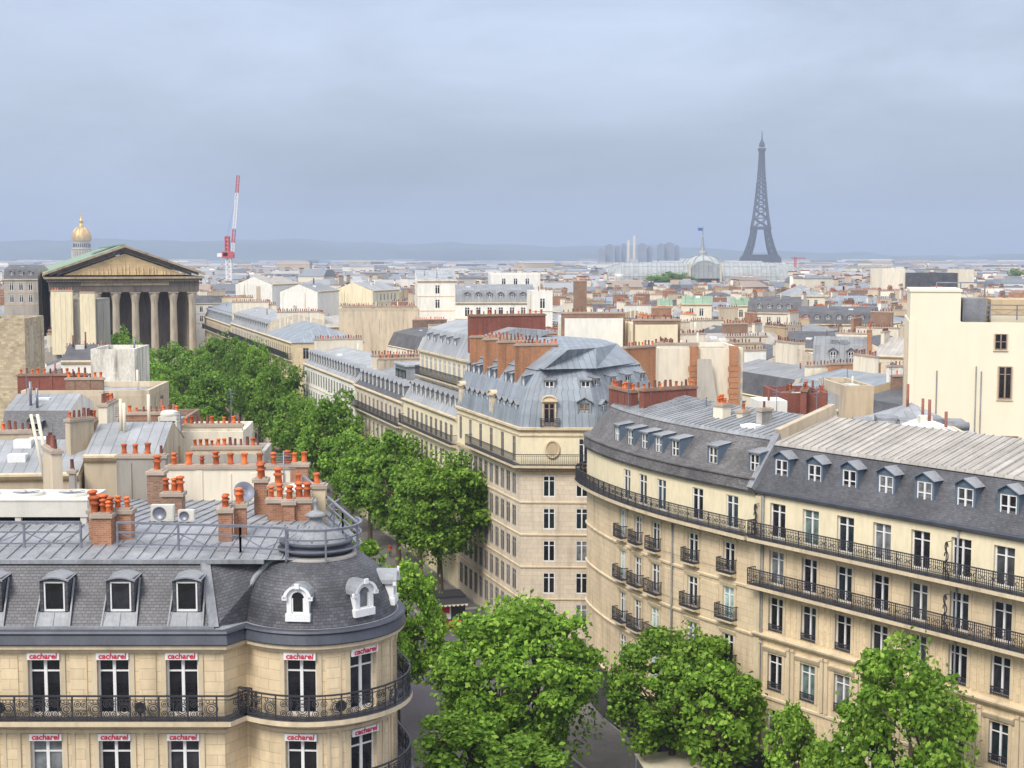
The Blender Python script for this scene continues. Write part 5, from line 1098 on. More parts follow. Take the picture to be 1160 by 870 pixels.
# ================================================================ landmarks
# colonnaded temple
MT = Vector((x_at(142, 350, 28), 350, 0)); rzM = rzT; TM = TW(MT.x, MT.y, 0, rzM)
Md = thing('colonnaded_temple', 'huge neoclassical temple with fluted columns, tan pediment and green copper roof at avenue end', 'temple', MT, rzM)
W, Ln, zb, zc_, ze, za = 17.8, 125., 6.2, 26.6, 30.4, 37.6
m = MB(); m.T = TM
for k in range(7): m.box(-W-1.2-k*.25, W+1.2+k*.25, -1.2-k*.35-3, Ln+2, zb-.9*(k+1), zb-.9*k, 0)
part(m, 'podium', ['madstone'], Md)
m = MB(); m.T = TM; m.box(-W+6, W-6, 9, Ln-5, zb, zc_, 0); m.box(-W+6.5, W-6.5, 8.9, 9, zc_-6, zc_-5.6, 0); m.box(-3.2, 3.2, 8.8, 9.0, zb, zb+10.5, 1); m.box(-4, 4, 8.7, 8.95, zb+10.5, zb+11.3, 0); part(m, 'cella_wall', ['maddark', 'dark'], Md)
colp = [(1.15,0),(1.15,.4),(1.0,.6),(.98,.9),(.95,7),(.82,17.4),(.84,17.6),(.95,18.4),(1.2,19.4),(1.25,20.1),(1.25,20.4)]
cm = MB(); cm.lathe(colp, 16, smooth=False); cm.box(-1.3,1.3,-1.3,1.3,20.1,20.4); cm.box(-1.3,1.3,-1.3,1.3,-.1,.1); cme = cm.mesh('column', ['madcol'])
for k in range(8): link('column', cme, Md, TM @ TW(-W+1.6+k*(2*W-3.2)/7, .9, zb))
for k in range(2, 7, 2): link('column', cme, Md, TM @ TW(-W+1.6+k*(2*W-3.2)/7, 5.4, zb)) if k == 4 and False else None
for s_ in (-1, 1):
    for k in range(1, 18): link('column', cme, Md, TM @ TW(s_*(W-1.6), .9+k*5.2, zb))
m = MB(); m.T = TM
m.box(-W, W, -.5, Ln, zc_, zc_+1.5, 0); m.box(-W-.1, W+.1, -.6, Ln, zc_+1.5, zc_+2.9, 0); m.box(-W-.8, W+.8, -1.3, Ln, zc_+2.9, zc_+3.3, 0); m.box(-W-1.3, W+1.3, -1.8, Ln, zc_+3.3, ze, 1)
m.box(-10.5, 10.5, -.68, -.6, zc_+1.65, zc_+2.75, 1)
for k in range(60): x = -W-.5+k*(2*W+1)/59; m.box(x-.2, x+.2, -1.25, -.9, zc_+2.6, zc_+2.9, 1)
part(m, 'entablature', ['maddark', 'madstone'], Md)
m = MB(); m.T = TM; m.poly([(-W+3.2,-.3,ze+.4),(W-3.2,-.3,ze+.4),(0,-.3,za-1.5)], 0)
random.seed(3)
for k in range(23):      # low relief figures, plain blocks at this distance
    x = -12+k*24/22; h_ = max(.4, (1-abs(x)/14.4)*5.0)*random.uniform(.6,.82); x += random.uniform(-.3,.3); h_ *= random.uniform(.6,1); m.lathe([(.24,ze+.4),(.3,ze+.4+h_*.5),(.16,ze+.4+h_*.8),(.2,ze+.4+h_*.9),(0,ze+.4+h_)], 6, (x, -.28), 0)
part(m, 'tympanum', ['madtymp'], Md)
m = MB(); m.T = TM
for s_ in (-1, 1):
    A_, B_ = Vector((s_*(W+1.5),0,ze+.35)), Vector((0,0,za)); 
    for off, h_, y0, y1, mm in ((0,.55,-1.9,.4,1),(-.6,.7,-1.2,.4,0),(-1.25,.6,-.7,.4,0)):
        o = Vector((0,0,off)); q1, q2 = A_+o, B_+o; up = Vector((0,0,h_))
        if off: q1 = A_+Vector((-s_*(-off)*2.6,0,0)); q1.z = A_.z+off+(-off)*.9+.0; q1.z = max(q1.z, ze+.02)
        m.poly([(q1.x,y0,q1.z),(q2.x,y0,q2.z),(q2.x,y0,q2.z+h_),(q1.x,y0,q1.z+h_)][::s_], mm); m.poly([(q1.x,y0,q1.z+h_),(q2.x,y0,q2.z+h_),(q2.x,y1,q2.z+h_),(q1.x,y1,q1.z+h_)][::s_], mm); m.poly([(q1.x,y0,q1.z),(q1.x,y1,q1.z),(q2.x,y1,q2.z),(q2.x,y0,q2.z)][::s_], mm)
part(m, 'raking_cornice', ['maddark', 'madstone'], Md)
m = MB(); m.T = TM
for s_ in (-1, 1): m.poly([(s_*(W+1.3),.3,ze+.95),(0,.3,za+.62),(0,Ln,za+.62),(s_*(W+1.3),Ln,ze+.95)][::-s_], 0)
m.poly([(-W,Ln,ze),(W,Ln,ze),(0,Ln,za)], 1); m.poly([(-6.5,24,za-1.25),(-.3,24,za+.66),(-.3,44,za+.66),(-6.5,44,za-1.25)], 2); m.box(-.4,.4,.3,Ln,za+.55,za+.85,0); m.box(-W-1.5,-W-.9,0,Ln,ze,ze+1.0,1); part(m, 'roof', ['copper', 'madstone', 'slate'], Md)
KIDS.clear()

# lattice tower
Et = thing('lattice_tower', 'tall dark iron lattice tower tapering to a mast on the hazy skyline', 'tower', (*EIF, 0), R(-6)); TE = TW(EIF[0], EIF[1], 0, R(-6)); z0E = -18.
prof = [(0,62.5),(20,52),(40,41.5),(57,33.5),(80,25.5),(100,20.5),(115,18.2),(140,14.2),(165,11.3),(190,9),(215,7.2),(240,5.8),(260,4.9),(276,4.4)]
def hwE(h_):
    for (a, ra), (b, rb) in zip(prof, prof[1:]):
        if a <= h_ <= b: return ra+(rb-ra)*(h_-a)/(b-a)
    return 4.4
def legw(h_): return 12.8-(h_/115)*4.5 if h_ < 115 else max(2.2, (8.3-(h_-115)*.06))
m = MB(); m.T = TE
levels = [0,10,20,30,40,50,57,68,80,92,104,115]
for sx in (-1,1):
    for sy in (-1,1):
        for a, b in zip(levels, levels[1:]):
            A4 = []; 
            for h_ in (a, b): r_, l = hwE(h_), legw(h_); A4.append([Vector((sx*x, sy*y, h_+z0E)) for x, y in ((r_,r_),(r_-2*l*.6,r_),(r_-2*l*.6,r_-2*l*.6),(r_,r_-2*l*.6))])
            for k in range(4):
                k2 = (k+1)%4; m.bar(A4[0][k], A4[1][k], 2.0); m.bar(A4[0][k], A4[1][k2], 1.1); m.bar(A4[0][k2], A4[1][k], 1.1); m.bar(A4[1][k], A4[1][k2], 1.1)
                mid = (A4[0][k]+A4[0][k2])/2; md2 = (A4[1][k]+A4[1][k2])/2; m.bar(mid, md2, .8)
part(m, 'leg_lattice', ['ironbrown'], Et)
m = MB(); m.T = TE; hh = 115
while hh < 274:
    h2 = min(276, hh+max(6, hwE(hh)*1.1)); 
    C = [[Vector((sx*hwE(h_), sy*hwE(h_), h_+z0E)) for sx, sy in ((-1,-1),(1,-1),(1,1),(-1,1))] for h_ in (hh, h2)]
    for k in range(4): k2 = (k+1)%4; m.bar(C[0][k], C[1][k], 4.2 if hh < 200 else 3.0); m.bar(C[0][k], C[1][k2], 2.1); m.bar(C[0][k2], C[1][k], 2.1); m.bar(C[1][k], C[1][k2], 1.2); q1 = C[0][k].lerp(C[0][k2], .3); q2 = C[1][k].lerp(C[1][k2], .3); m.bar(q1, q2, 1.0); m.bar(C[0][k].lerp(C[0][k2], .7), C[1][k].lerp(C[1][k2], .7), 1.0)
    hh = h2
part(m, 'spire', ['ironbrown'], Et)
for h_, r_, t in ((57,38,6),(115,21,5),(276,8,5)):
    m = MB(); m.T = TE; m.box(-r_,r_,-r_,r_,h_+z0E-t*.6,h_+z0E); m.box(-r_*.93,r_*.93,-r_*.93,r_*.93,h_+z0E,h_+z0E+t*.5)
    if h_ == 57: m.box(-r_-2,r_+2,-r_-2,r_+2,h_+z0E-13,h_+z0E-3.7)
    if h_ == 276: m.lathe([(6,281+z0E),(6,287+z0E),(4.5,290+z0E),(2.4,294+z0E),(1.3,298+z0E),(.9,306+z0E),(.5,314+z0E)], 8)
    part(m, 'platform', ['ironbrown'], Et)
m = MB(); m.T = TE
for k in range(4):
    Rm = Matrix.Rotation(k*pi/2, 4, 'Z'); m.T = TE @ Rm
    pts = [Vector((-37*cos(pi*j/16), -48+9*sin(pi*j/16), z0E+12+38*sin(pi*j/16))) for j in range(17)]
    for a, b in zip(pts, pts[1:]): m.bar(a, b, 2.2); m.bar(a+Vector((0,0,5)), b+Vector((0,0,5)), 1.4); m.bar(a, b+Vector((0,0,5)), .9)
part(m, 'arch', ['ironbrown'], Et)

# gilded dome
Iv = thing('gilded_dome_church', 'gilded church dome with lantern on a pale colonnaded drum above the far roofs', 'church', (*INV, 0)); m = MB(); c = INV; o = 5.
zz = lambda z: 50+(z-50)*1.0
m.box(c[0]-30, c[0]+30, c[1]-25, c[1]+35, 0, 30); m.lathe([(14,30),(14,34),(13.4,34),(13.4,48),(15,49),(15,51),(12.6,51),(12.6,60),(13.8,61),(13.8,62.5)], 32, c, smooth=False)
for k in range(24):
    a = 2*pi*k/24; x, y = c[0]+15.4*cos(a), c[1]+15.4*sin(a); m.lathe([(.9,34),(.8,48)], 8, (x, y)); a2 = a+pi/24; m.box(c[0]+12.5*cos(a2)-.7, c[0]+12.5*cos(a2)+.7, c[1]+12.9*sin(a2)-.7, c[1]+12.9*sin(a2)+.7, 52, 58, 1)
part(m, 'drum', ['goldstone', 'dark'], Iv)
m = MB(); m.lathe([(14.6,62.5),(15.2,66),(14.6,71),(12.8,76),(9.8,80.5),(6.2,83.5),(3.8,84.5)], 32, c); 
for k in range(12): a = 2*pi*k/12; m.tube([(c[0]+r_*cos(a), c[1]+r_*sin(a), z) for r_, z in [(14.9,62.5),(15.5,66),(14.9,71),(13.1,76),(10.0,80.7),(6.3,83.8)]], .55, 4)
part(m, 'dome', ['gold'], Iv)
m = MB(); m.lathe([(4.6,84.5),(4.6,86),(3.4,86),(3.4,93),(4,93.5),(3.2,94.5),(1.6,98),(.9,103),(.3,111),(0,114)], 12, c); part(m, 'lantern', ['gold'], Iv)

# glass vaulted hall
GPo = thing('glass_vaulted_hall', 'long pale green glass and steel vaulted hall with central dome and flag', 'exhibition hall', (*GP, 0), R(-4)); TG = TW(GP[0], GP[1], 0, R(-4))
zE = 23.; 
def vault(m, x0, x1, y0, r_, h_, z):
    n = 14; pts = [(y0-r_*cos(pi*k/n), z+h_*sin(pi*k/n)) for k in range(n+1)]
    for (a, za), (b, zb_) in zip(pts, pts[1:]): m.poly([(x0,a,za),(x1,a,za),(x1,b,zb_),(x0,b,zb_)], 0)
    for k in range(int((x1-x0)/9)+1):
        x = x0+k*9
        for (a, za), (b, zb_) in zip(pts, pts[1:]): m.bar((x,a,za+.2),(x,b,zb_+.2), .8, .8, 1)
    for x in (x0, x1): m.poly([(x,a,za) for a, za in pts], 0)
    for a, za in pts[1::3]: m.bar((x0,a,za+.2),(x1,a,za+.2),.4,.4,1)
m = MB(); m.T = TG; vault(m, -80, 74, 0, 25, 17, zE-10)
for x_, a0 in ((-80, pi/2), (74, -pi/2)):
    m.lathe([(25*cos(t_), zE-10+17*sin(t_)) for t_ in [pi/2*k/8 for k in range(9)]], 16, (x_, 0), 0, a0, a0+pi)
    for k in range(9): a = a0+pi*k/8; m.tube([(x_+25.2*cos(t_)*cos(a), 25.2*cos(t_)*sin(a), zE-9.8+17*sin(t_)) for t_ in [pi/2*j/7 for j in range(7)]], .5, 4, 1)

part(m, 'glass_vault', ['glassvault', 'dome_r'], GPo)
m = MB(); m.T = TG @ Matrix.Rotation(pi/2, 4, 'Z'); vault(m, -44, 30, 0, 17, 17, zE-8); part(m, 'cross_vault', ['glassvault', 'dome_r'], GPo)
m = MB(); m.T = TG; m.lathe([(21,zE+1),(20.5,zE+6),(16,zE+11),(10,zE+13.5),(4,zE+15),(3.6,zE+18),(2.2,zE+20),(1.0,zE+27),(.5,zE+36),(.1,zE+43)], 24, smooth=False)
for k in range(12): a = 2*pi*k/12; m.tube([(r_*cos(a), r_*sin(a), z) for r_, z in [(20,zE+4.2),(19.7,zE+7.2),(16.2,zE+11.2),(10.2,zE+13.7),(4.2,zE+15.2)]], .45, 4, 1)
m.bar((0,0,zE+14),(0,0,zE+43),1.0,1.0,1); m.lathe([(5,zE+13),(4.2,zE+17),(2.4,zE+20),(1.2,zE+27),(.8,zE+33)], 10, m=1); m.poly([(0,0,zE+39),(-5,-.5,zE+39.4),(-5,-.5,zE+42.4),(0,0,zE+42)], 2); part(m, 'dome', ['dome_r', 'zinc_pl', 'blue'], GPo)
m = MB(); m.T = TG; m.box(-98, 94, -27, 27, 0, zE-10, 0); m.box(-16,-14,-46,-44,0,zE+8,0); m.box(14,16,-46,-44,0,zE+8,0)
for k in range(44): m.box(-94+k*4.25, -93+k*4.25, -27.8, -27, 2, zE-11, 0)
part(m, 'stone_base', ['goldstone'], GPo)

# cranes
def lat(m, a, b, w_, n, mi, r_=.22):
    a, b = Vector(a), Vector(b); d = (b-a).normalized(); x = d.cross(Vector((0,1,0))).normalized()*w_/2; y = Vector((0,1,0))*w_/2
    cs = [x+y, x-y, -x-y, -x+y]
    for k in range(n):
        p, q = a.lerp(b, k/n), a.lerp(b, (k+1)/n)
        for j in range(4): m.bar(p+cs[j], q+cs[j], r_, None, mi); m.bar(p+cs[j], q+cs[(j+1)%4], r_*.7, None, mi); m.bar(q+cs[j], q+cs[(j+1)%4], r_*.7, None, mi)
cd = 700.; X0 = x_at(259, cd, 40)
Cr = thing('tower_crane', 'tall red and white luffing tower crane rising above the roofs', 'crane', (X0, cd, 0)); zc0 = z_at(290, cd); pxm = cd/FPX
m = MB(); lat(m, (X0, cd, 0), (X0, cd, zc0-1), 2.4, 14, 0, .4); part(m, 'mast', ['frame'], Cr)
m = MB(); m.box(X0-3, X0+2.5, cd-2, cd+2, zc0-1, zc0+2.2, 0); m.box(X0-2.4, X0-.2, cd-2.1, cd-2, zc0, zc0+1.6, 1); m.box(X0-5.5, X0-3, cd-1.2, cd+1.2, zc0-.4, zc0+1.4, 2); part(m, 'cab', ['cranered', 'glass', 'frame'], Cr)
Atop = Vector((X0-.6, cd, z_at(268, cd))); m = MB(); lat(m, (X0-.6, cd, zc0+2), Atop, 1.8, 4, 0, .5); part(m, 'a_frame', ['cranered'], Cr)
j0 = Vector((X0+1.8, cd, zc0+1)); j1 = Vector((x_at(270, cd, 70), cd, z_at(199, cd))); 
m = MB()
for a, b, mi in ((0,.14,1),(.14,.32,0),(.32,.78,1),(.78,1,0)): lat(m, j0.lerp(j1, a), j0.lerp(j1, b), 1.3, max(2, int((b-a)*22)), mi, .2)
part(m, 'jib', ['cranered', 'frame'], Cr); m = MB(); m.bar(Atop, j0.lerp(j1, .8), .12); part(m, 'cable', ['steel'], Cr)
cd2 = 1700.; X1 = x_at(901, cd2, 40); C2c = thing('tower_crane', 'tiny pale red hammerhead crane right of the lattice tower', 'crane', (X1, cd2, 0))
m = MB(); lat(m, (X1, cd2, 0), (X1, cd2, z_at(291.5, cd2)), 2.2, 12, 0, .5); part(m, 'mast', ['cranered'], C2c); m = MB(); lat(m, (X1-5, cd2, z_at(292.5, cd2)), (X1+12, cd2, z_at(292.5, cd2)), 1.3, 6, 0, .4); part(m, 'jib', ['cranered'], C2c)
# far towers
random.seed(9)
for k, (px, wpx, yt) in enumerate([(681,7,283),(690,9,278),(699,6,280),(706,5,277),(727,9,277),(735,6,281),(748,7,277),(757,11,276),(766,5,279)]):
    d = 4300+k*25; x, y = polar(px, d); m = MB(); w_ = wpx*d/FPX; m.box(-w_/2, w_/2, -12, 12, 0, z_at(yt, y)); m.box(-w_/4, w_/4, -6, 6, z_at(yt, y), z_at(yt, y)+4)
    solo(m, 'high_rise_tower', ['tower'], f'hazy grey high rise block, {ORD[k]} from left in the far cluster left of lattice tower', 'tower block', (x, y, 0), 0, 'hazy high rise blocks on the horizon')
for k, px in enumerate((711.5, 718)):
    x, y = polar(px, 3900); m = MB(); m.lathe([(5,0),(3.2,z_at(267 if k else 272, y)),(0,z_at(267 if k else 272, y)+.5)], 12); solo(m, 'factory_chimney', ['dwall'], ['shorter','taller'][k]+' slim pale factory chimney before the hazy high rise blocks', 'chimney', (x, y, 0))
# hills
V, F = [], []; nx = 160
for k in range(nx+1):
    px = -250+k*(1660/nx); a = atan2(px-580, FPX); top = 272+ (6 if px > 330 else 0)*min(1, (px-330)/250 if px > 330 else 0)+max(0, min(1, (px-700)/300))*11+1.3*sin(k*.31)+.8*sin(k*.83+1)
    for d, f in ((6900, 0), (7400, .55), (8200, .93), (8700, 1), (9300, .6)): y = d*cos(a); V.append((d*sin(a), y, max(0, f*z_at(top, 8700*cos(a))+(8*sin(k*.7+d) if 0 < f < 1 else 0)) if f else -2))
for k in range(nx):
    for j in range(4): a = k*5+j; F.append((a, a+5, a+6, a+1))
me = bpy.data.meshes.new('hills'); me.from_pydata(V, [], F); me.materials.append(M['hill']); me.shade_smooth(); tag(link('hills', me), None, kind='structure')
# ================================================================ trees
def crown_mesh(name, rx, rz_, n_cl, per, leaf, seed, mt='leaf', cr=1.0):
    g = np.random.default_rng(seed); C = []; 
    lob = g.normal(size=(5, 3)); lob /= np.linalg.norm(lob, axis=1)[:, None]
    for _ in range(n_cl*3):
        if len(C) >= n_cl: break
        d = g.normal(size=3); d /= np.linalg.norm(d); d[2] = d[2]*.9+.08; rr_ = g.uniform(.35, 1)**.5
        k = 1+.16*max(0, float((lob@d).max())-.6)/.4-.12*g.random()
        p = d*rr_*k*np.array([rx, rx, rz_])*.88
        if p[2] < -rz_*.72: continue
        C.append(p)
    C = np.array(C); N_ = len(C)*per; ci = np.repeat(np.arange(len(C)), per)
    d = g.normal(size=(N_, 3)); d /= np.linalg.norm(d, axis=1)[:, None]; r_ = cr*(.45+.95*g.random(len(C))**1.3)[ci]*g.uniform(.25, 1, N_)**.45
    P = C[ci]+d*r_[:, None]*np.array([1, 1, .72])
    nrm = d*.55+g.normal(size=(N_, 3))*.5+np.array([0, 0, .35]); nrm /= np.linalg.norm(nrm, axis=1)[:, None]
    t = np.cross(nrm, g.normal(size=(N_, 3))); t /= np.linalg.norm(t, axis=1)[:, None]; b = np.cross(nrm, t); L_ = (leaf*g.uniform(.6, 1.25, N_))[:, None]
    loose = g.random(N_) < .13; q = g.normal(size=(N_, 3)); q /= np.linalg.norm(q, axis=1)[:, None]; q[:, 2] = np.maximum(q[:, 2], -.75)
    bump_ = (1+.13*np.sin(q[:, 0]*5+seed)*np.cos(q[:, 1]*4+seed*2)+.10*np.sin(q[:, 2]*9+q[:, 0]*7))[:, None]
    P = np.where(loose[:, None], q*(g.uniform(.45, 1.0, (N_, 1))**.5)*bump_*np.array([rx, rx, rz_])*.9, P)
    V = np.stack([P-t*L_*.55, P-b*L_*.42+nrm*L_*.08, P+t*L_*.6-nrm*L_*.12, P+b*L_*.42+nrm*L_*.08], 1).reshape(-1, 3)
    F = np.arange(N_*4).reshape(-1, 4); me = bpy.data.meshes.new(name); me.vertices.add(len(V)); me.vertices.foreach_set('co', V.ravel()); me.loops.add(N_*4); me.loops.foreach_set('vertex_index', F.ravel())
    me.polygons.add(N_); me.polygons.foreach_set('loop_start', np.arange(0, N_*4, 4)); me.polygons.foreach_set('loop_total', np.full(N_, 4)); me.materials.append(M[mt]); me.update(); me.validate(); return me, C
def trunk_mesh(name, h_, rx, rz_, C, seed, r0=.32):
    g = random.Random(seed); m = MB(); zb = h_-rz_*1.65; top = Vector((g.uniform(-.3,.3), g.uniform(-.3,.3), zb+.4))
    m.tube([(0,0,0),(0,0,.4),(top.x*.5,top.y*.5,zb*.55),top], [r0*1.35, r0, r0*.85, r0*.75], 9)
    ids = g.sample(range(len(C)), min(26, len(C)))
    main = [top+Vector((cos(a)*rx*.35, sin(a)*rx*.35, rz_*g.uniform(.45,.8))) for a in [g.uniform(0,.6)+2*pi*k/5 for k in range(5)]]
    for q in main: m.tube([top-Vector((0,0,.3)), top.lerp(q, .5)+Vector((g.uniform(-.3,.3),g.uniform(-.3,.3),.1)), q], [r0*.55, r0*.4, r0*.3], 7)
    for i in ids:
        c = Vector(C[i])+Vector((0,0,h_-rz_)); q = min(main, key=lambda k: (k-c).length); m.tube([q, q.lerp(c, .5)+Vector((g.uniform(-.4,.4),g.uniform(-.4,.4),g.uniform(-.1,.5))), c], [r0*.26, r0*.16, r0*.06], 5, caps=False)
    return m.mesh(name, ['bark'])
def tree(name, label, x, y, h_, rx, protos, group, s=1., rz=None):
    me, tm, hp, rp = protos; sx = rx/rp; sz = h_/hp; t = thing(name, label, 'tree', (x, y, 0), random.uniform(0, 6.28) if rz is None else rz, group)
    a = link('trunk', tm, t, WM[t] @ Matrix.Diagonal((sx, sx, sz, 1))); b = link('crown', me, t, WM[t] @ Matrix.Diagonal((sx, sx, sz, 1))); return t
def proto(i, h_, rx, rz_, ncl, per, leaf, mt, cr):
    me, C = crown_mesh('crown', rx, rz_, ncl, per, leaf, 40+i, mt, cr); me.transform(Matrix.Translation((0,0,h_-rz_))); return (me, trunk_mesh('trunk', h_, rx, rz_, C, i), h_, rx)
NP = [proto(0, 13.5, 6.0, 6.5, 115, 330, .32, 'leaf', 1.0), proto(1, 13, 5.0, 5.4, 80, 290, .30, 'leaf', .95), proto(2, 15, 4.3, 6.2, 85, 280, .28, 'leaf', .88), proto(3, 9, 2.4, 3.6, 40, 190, .28, 'leaf', .6), proto(4, 16, 4.6, 6.3, 75, 260, .33, 'leaf', 1.0)]
FP = [proto(10+k, 16, 4.4, 6.8, 46, 180, .44, 'leaf_far', 1.15) for k in range(4)]
TG_ = 'plane trees near the junction'
tree('plane_tree', 'largest bright green plane tree in the foreground centre filling the junction', .3, 91, 13.6, 6.2, NP[0], TG_)
tree('plane_tree', 'broad plane tree with visible branches before the curved building', 10.4, 89.5, 11.7, 4.7, NP[1], TG_)
tree('plane_tree', 'small plane tree filling the gap right of the broad one at the curved building', 13.0, 84.5, 11.0, 2.9, NP[3], TG_)
tree('plane_tree', 'tall oval plane tree before the long building at lower right', 20.2, 70.5, 16.0, 4.0, NP[2], TG_)
tree('plane_tree', 'slim low young tree before the long building between two larger trees', 16.0, 78, 10.4, 1.9, NP[3], TG_)
tree('plane_tree', 'slim young tree at the bottom edge left of the tall oval plane tree', 16.6, 72.5, 10.2, 1.9, NP[3], TG_)
tree('plane_tree', 'plane tree rising just behind the curved balcony of the rotunda', -8.4, 101, 13.6, 4.0, NP[1], TG_)
tree('plane_tree', 'low leafy tree at the bottom edge left of the largest tree', -3.2, 83, 8.2, 3.0, NP[3], TG_)
tree('plane_tree', 'low yellow green tree at the bottom edge under the largest tree', .8, 80, 7.6, 3.0, NP[3], TG_)
nR = 0
for side, off, s0, n in (('right', 27.7-3.5, 76, 25), ('left', 5.0, 42, 28)):
    for k in range(n):
        s = s0+k*10.4+random.uniform(-.8,.8); x, y = st(s, off+random.uniform(-.5,.5))
        if y > 330: break
        h_ = (17.0 if y < 190 else (18.4 if y < 240 else 20.2))+random.uniform(-3.6,1.4); 
        if side == 'right' and k == 0: h_ = 16.6
        pr = NP[4] if y < 145 else FP[(k*3+(side == 'left')) % 4]
        tree('plane_tree', f'plane tree in the {side} avenue row, ' + ('nearest of its row' if k == 0 else (ORD[k] if k < 12 else ['thirteenth','fourteenth','fifteenth','sixteenth','seventeenth','eighteenth','nineteenth','twentieth','twenty-first','twenty-second','twenty-third','twenty-fourth','twenty-fifth','twenty-sixth','twenty-seventh','twenty-eighth'][k-12])+' from the near end'), x, y, h_, random.uniform(3.5,4.7) if k else 5.0, pr, f'plane trees in the {side} avenue row')
# crowns that fill the avenue between both rows further off
for k in range(4):
    x, y = st(190+k*26, 14.5+random.uniform(-2,2)); tree('plane_tree', f'plane tree overhanging the middle of the avenue, {ORD[k]} from the near end', x, y, random.uniform(16.5,18.5), 4.8, FP[k % 4], 'plane trees in the middle of the avenue')
far = [(738,309,1150,9),(748,307,1180,10),(760,306,1170,11),(772,308,1160,9),(783,310,1150,8),(918,309,1000,12),(930,311,1020,9),(948,313,980,10),(962,312,960,12),(975,315,940,8),(546,312,900,9),(558,314,880,8),(430,311,1000,9),(612,317,700,7),(1150,303,1100,12),(1100,312,900,8)]
for k, (px, yt, d, rx) in enumerate(far):
    x = x_at(px, d, 25); lb = [a for a in LAND if px <= a[0]][0][1]
    tree('park_tree', f'hazy green tree on far roofline, {lb}, ' + (ORD[k]+' of the far trees' if k < 12 else ['thirteenth','fourteenth','fifteenth','sixteenth'][k-12]+' of the far trees'), x, d, z_at(yt, d), rx, FP[k % 4], 'hazy far trees among the roofs')

mastn = [(60,84),(205,88),(262,97),(118,110),(30,118),(712,106),(800,101),(880,108),(925,104),(655,150),(760,160),(960,140),(1010,128),(350,260),(430,230),(560,175)]
for k, (px, y) in enumerate(mastn):
    m = MB(); hh = random.uniform(2.2, 3.6); m.tube([(0,0,0),(0,0,hh)], .035, 5); a = random.uniform(0, 3)
    for q_ in range(4): l = .55-.08*q_; m.bar((-l*cos(a),-l*sin(a),hh-.1-q_*.22),(l*cos(a),l*sin(a),hh-.1-q_*.22),.03)
    solo(m, 'television_aerial', ['steel'], f'thin television aerial on the roofs {"left of the avenue" if px < 300 else "right of the avenue"}, {ORD[k] if k < 12 else ["thirteenth","fourteenth","fifteenth","sixteenth"][k-12]} of the aerials', 'aerial', (x_at(px, y, 24), y, 22.6), 0, 'thin aerials standing on the roofs')

# ================================================================ street things
kx, ky = at_z(505, 712, 0); K = thing('newsstand_kiosk', 'dark shopfront kiosk with scalloped canopy and red and white poster under the trees', 'kiosk', (kx, ky, 0), .25); TK = TW(kx, ky, 0, .25)
m = MB(); m.T = TK; m.box(-1.9,1.9,0,2.6,.13,2.9,0); m.box(-1.95,1.95,-.04,2.65,2.9,3.1,1); part(m, 'body', ['shop','dark'], K)
m = MB(); m.T = TK
for k in range(10):
    x0, x1 = -2+k*.4, -1.6+k*.4; m.poly([(x0,-.9,2.5),(x1,-.9,2.5),(x1,0,2.9),(x0,0,2.9)], 0); m.poly([(x0,-.9,2.5),(x0+.1,-.92,2.34),(x0+.2,-.92,2.3),(x0+.3,-.92,2.34),(x1,-.9,2.5)], 1)
part(m, 'canopy', ['dark','canvas'], K)
m = MB(); m.T = TK; m.box(-.6,.5,-.08,-.02,.9,2.3,0); m.box(-.45,.35,-.1,-.08,1.5,2.1,1); m.box(-.9,1.5,-.14,-.02,.15,.75,1); m.box(-.45,.0,-.11,-.1,1.05,1.35,1); part(m, 'poster', ['frame','red'], K)
ux, uy = at_z(764, 866, 2.6); m = MB(); m.poly([(-2.2,-1.6,0),(2.2,-1.6,0),(2.2,1.6,.3),(-2.2,1.6,.3)], 0); m.poly([(-2.2,-1.6,0),(-2.2,-1.6,-.25),(2.2,-1.6,-.25),(2.2,-1.6,0)], 0); m.poly([(-2.2,-1.6,-.02),(-2.2,1.6,.28),(2.2,1.6,.28),(2.2,-1.6,-.02)], 0)
t = thing('awning', 'flat cream fabric awning over the pavement at the bottom edge', 'awning', (ux, uy, 2.6), .2); mm = MB(); mm.T = TW(ux, uy, 2.6, .2); mm.add(m, mm.T); part(mm, 'fabric', ['canvas'], t); mm = MB(); mm.T = TW(ux, uy, 0, .2)
for sx in (-2.1, 2.1): mm.tube([(sx,-1.5,.13),(sx,-1.5,2.55)], .04, 6); mm.tube([(sx,1.5,.13),(sx,1.5,2.85)], .04, 6)
part(mm, 'post', ['steel'], t)
sx_, sy_ = at_z(800, 858, 2.8); m = MB(); m.tube([(0,0,.13),(0,0,3.1)], .045, 8, 0); m.box(-.75,.75,-.06,-.03,2.55,2.95,1); m.box(-.68,.68,-.07,-.06,2.62,2.66,2); solo(m, 'street_sign', ['steel','blue','frame'], 'small blue rectangular sign on a post near the shopfronts', 'sign', (sx_, sy_, 0), -.4)
px_, py_ = at_z(741, 860, 0); m = MB(); m.tube([(0,0,.13),(0,0,3.9)], .09, 8); m.lathe([(.1,3.9),(.24,4.1),(.2,4.5),(.05,4.7),(0,4.8)], 10); solo(m, 'street_lamp', ['moulding'], 'pale slim lamp post beside the walking woman', 'street lamp', (px_, py_, 0))
